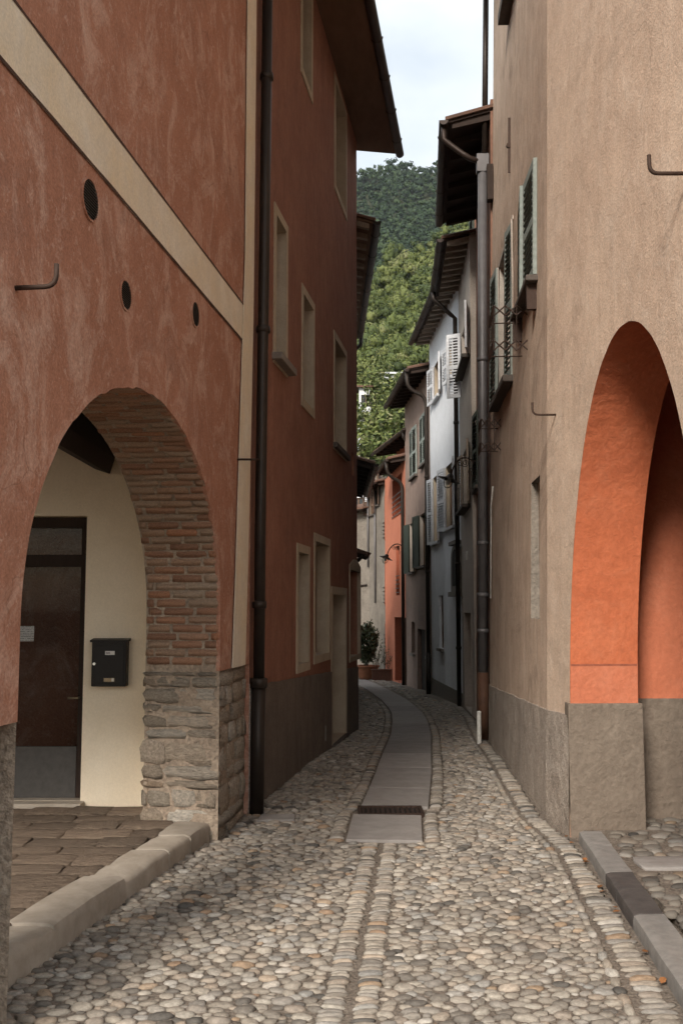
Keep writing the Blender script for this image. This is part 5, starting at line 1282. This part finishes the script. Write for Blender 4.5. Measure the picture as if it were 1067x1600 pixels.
# single trees and shrubs at the foot of the hill
def tree(label, x, y, z, r_, hgt, seed, leaves=1500, cat='tree', name='tree'):
    t = thing(name, label, cat, (x, y, z), 'trees at the foot of the hill'); rg = random.Random(seed)
    tr = MB(); tr.tube([(x, y, z - .4), (x + .05, y, z + hgt * .35), (x - .05, y, z + hgt * .7)], [r_ * .09, r_ * .07, r_ * .02], 7)
    for k in range(5):
        a = rg.uniform(0, 6.28); z0 = z + hgt * rg.uniform(.3, .55); tr.tube([(x, y, z0), (x + math.cos(a) * r_ * .6, y + math.sin(a) * r_ * .6, z0 + r_ * .5)], [r_ * .04, r_ * .012], 5)
    obj('trunk', tr, M['bark'], t)
    rgn = np.random.default_rng(seed); lob = [(rgn.normal(size=3) * (r_ * .45, r_ * .45, hgt * .16), r_ * rgn.uniform(.3, .55)) for _ in range(9)]; cr = MB()
    for _ in range(leaves):
        c, rr = lob[rgn.integers(9)]; d = rgn.normal(size=3); d /= np.linalg.norm(d); p = Vector(c + d * rr * rgn.uniform(.55, 1.08)) + Vector((x, y, z + hgt * .66))
        a = Vector(rgn.normal(size=3)).normalized(); b = a.orthogonal().normalized(); s1 = r_ * .07 * rgn.uniform(.7, 1.4); cr.face([p - a * s1, p - b * s1 * .6, p + a * s1, p + b * s1 * .6])
    obj('crown', cr, M['wood_tree'], t, fix=False); return t
TR = [(572, 690, 66, 2.2, 4.6, 'bright green leafy tree just above the far lane roofs'), (583, 705, 70, 1.8, 3.6, 'low round tree just left of the orange house roof'), (618, 655, 74, 3.0, 5.0, 'dark spreading tree below the white hillside house'),
      (597, 668, 80, 2.6, 5.0, 'dark tree at the foot of the hill between the roofs'), (575, 650, 86, 2.2, 5.0, 'pale leafy tree beside the terrace wall'), (570, 585, 104, 3.0, 7.5, 'tall loose pale tree at the left edge of the hill gap'),
      (588, 610, 100, 2.4, 6.5, 'slender tree in front of the white hillside houses'), (612, 608, 96, 2.2, 4.5, 'dark shrubby tree in front of the white wall'), (640, 600, 92, 3.2, 6.0, 'rounded tree behind the mauve house roof')]
for i, (x, y, Y, r_, hh, lab) in enumerate(TR):
    d = ray(x, y); p = d * (Y / d.y); zt_ = p.z + EYE; tree(lab, p.x, Y, zt_ - hh * .8, r_, hh, 50 + i)
# white houses on the slope
def hill_house(label, xl, xr, yt, yb, Y, roof):
    pl_, pr2 = ray(xl, yb) * (Y / ray(xl, yb).y), ray(xr, yt) * (Y / ray(xr, yt).y); F = Fac((pl_.x, Y), (pr2.x, Y), 1)
    z0, z1 = pl_.z + EYE, pr2.z + EYE; t = thing('house', label, 'house', (F.p(F.len / 2, z0, -.5)), 'houses on the slope')
    ws = [(F.len * f_, F.len * f_ + .9, z1 - 1.9, z1 - .7) for f_ in (.18, .6)]
    obj('wall', wall_mesh(F, 0, F.len, z0 - 3, z1, ws, 4.), M['white'], t, fix=False)
    for r_ in ws: window(F, t, r_, M['white'], .2, 0)
    obj('roof', MB().prism([F.p(-.3, z1, .4), F.p(F.len + .3, z1, .4), F.p(F.len + .3, z1 + .35, -4.2), F.p(-.3, z1 + .35, -4.2)], (0, 0, .18)), roof, t)
    return t
hill_house('white flat-roofed house half hidden in trees on the slope', 599, 626, 585, 604, 108, M['white'])
hill_house('small white and pink house low on the slope at the left', 561, 579, 606, 640, 97, M['tile'])
hill_house('pale garden house with a grey roof at the foot of the hill', 560, 573, 655, 668, 84, M['sill'])

# ================================================================== air between the lane and the hills
m_ = bpy.data.materials.new('thin_haze'); m_.use_nodes = True; nt = m_.node_tree; nt.nodes.clear()
o_ = N(nt, 'OutputMaterial'); v_ = N(nt, 'VolumePrincipled'); v_.inputs['Color'].default_value = (.86, .92, 1, 1); v_.inputs['Density'].default_value = .00006; v_.inputs['Anisotropy'].default_value = .2
L(nt, v_.outputs[0], o_.inputs['Volume'])
hz = obj('haze', MB().box((0, 500, 220), (640, 0, 0), (0, 620, 0), (0, 0, 226)), m_, None, kind='stuff', fix=True)
hz['label'] = 'thin pale haze lying over the valley'; hz['category'] = 'haze'
S.cycles.volume_bounces = 1; S.cycles.volume_step_rate = 5; S.cycles.volume_max_steps = 32
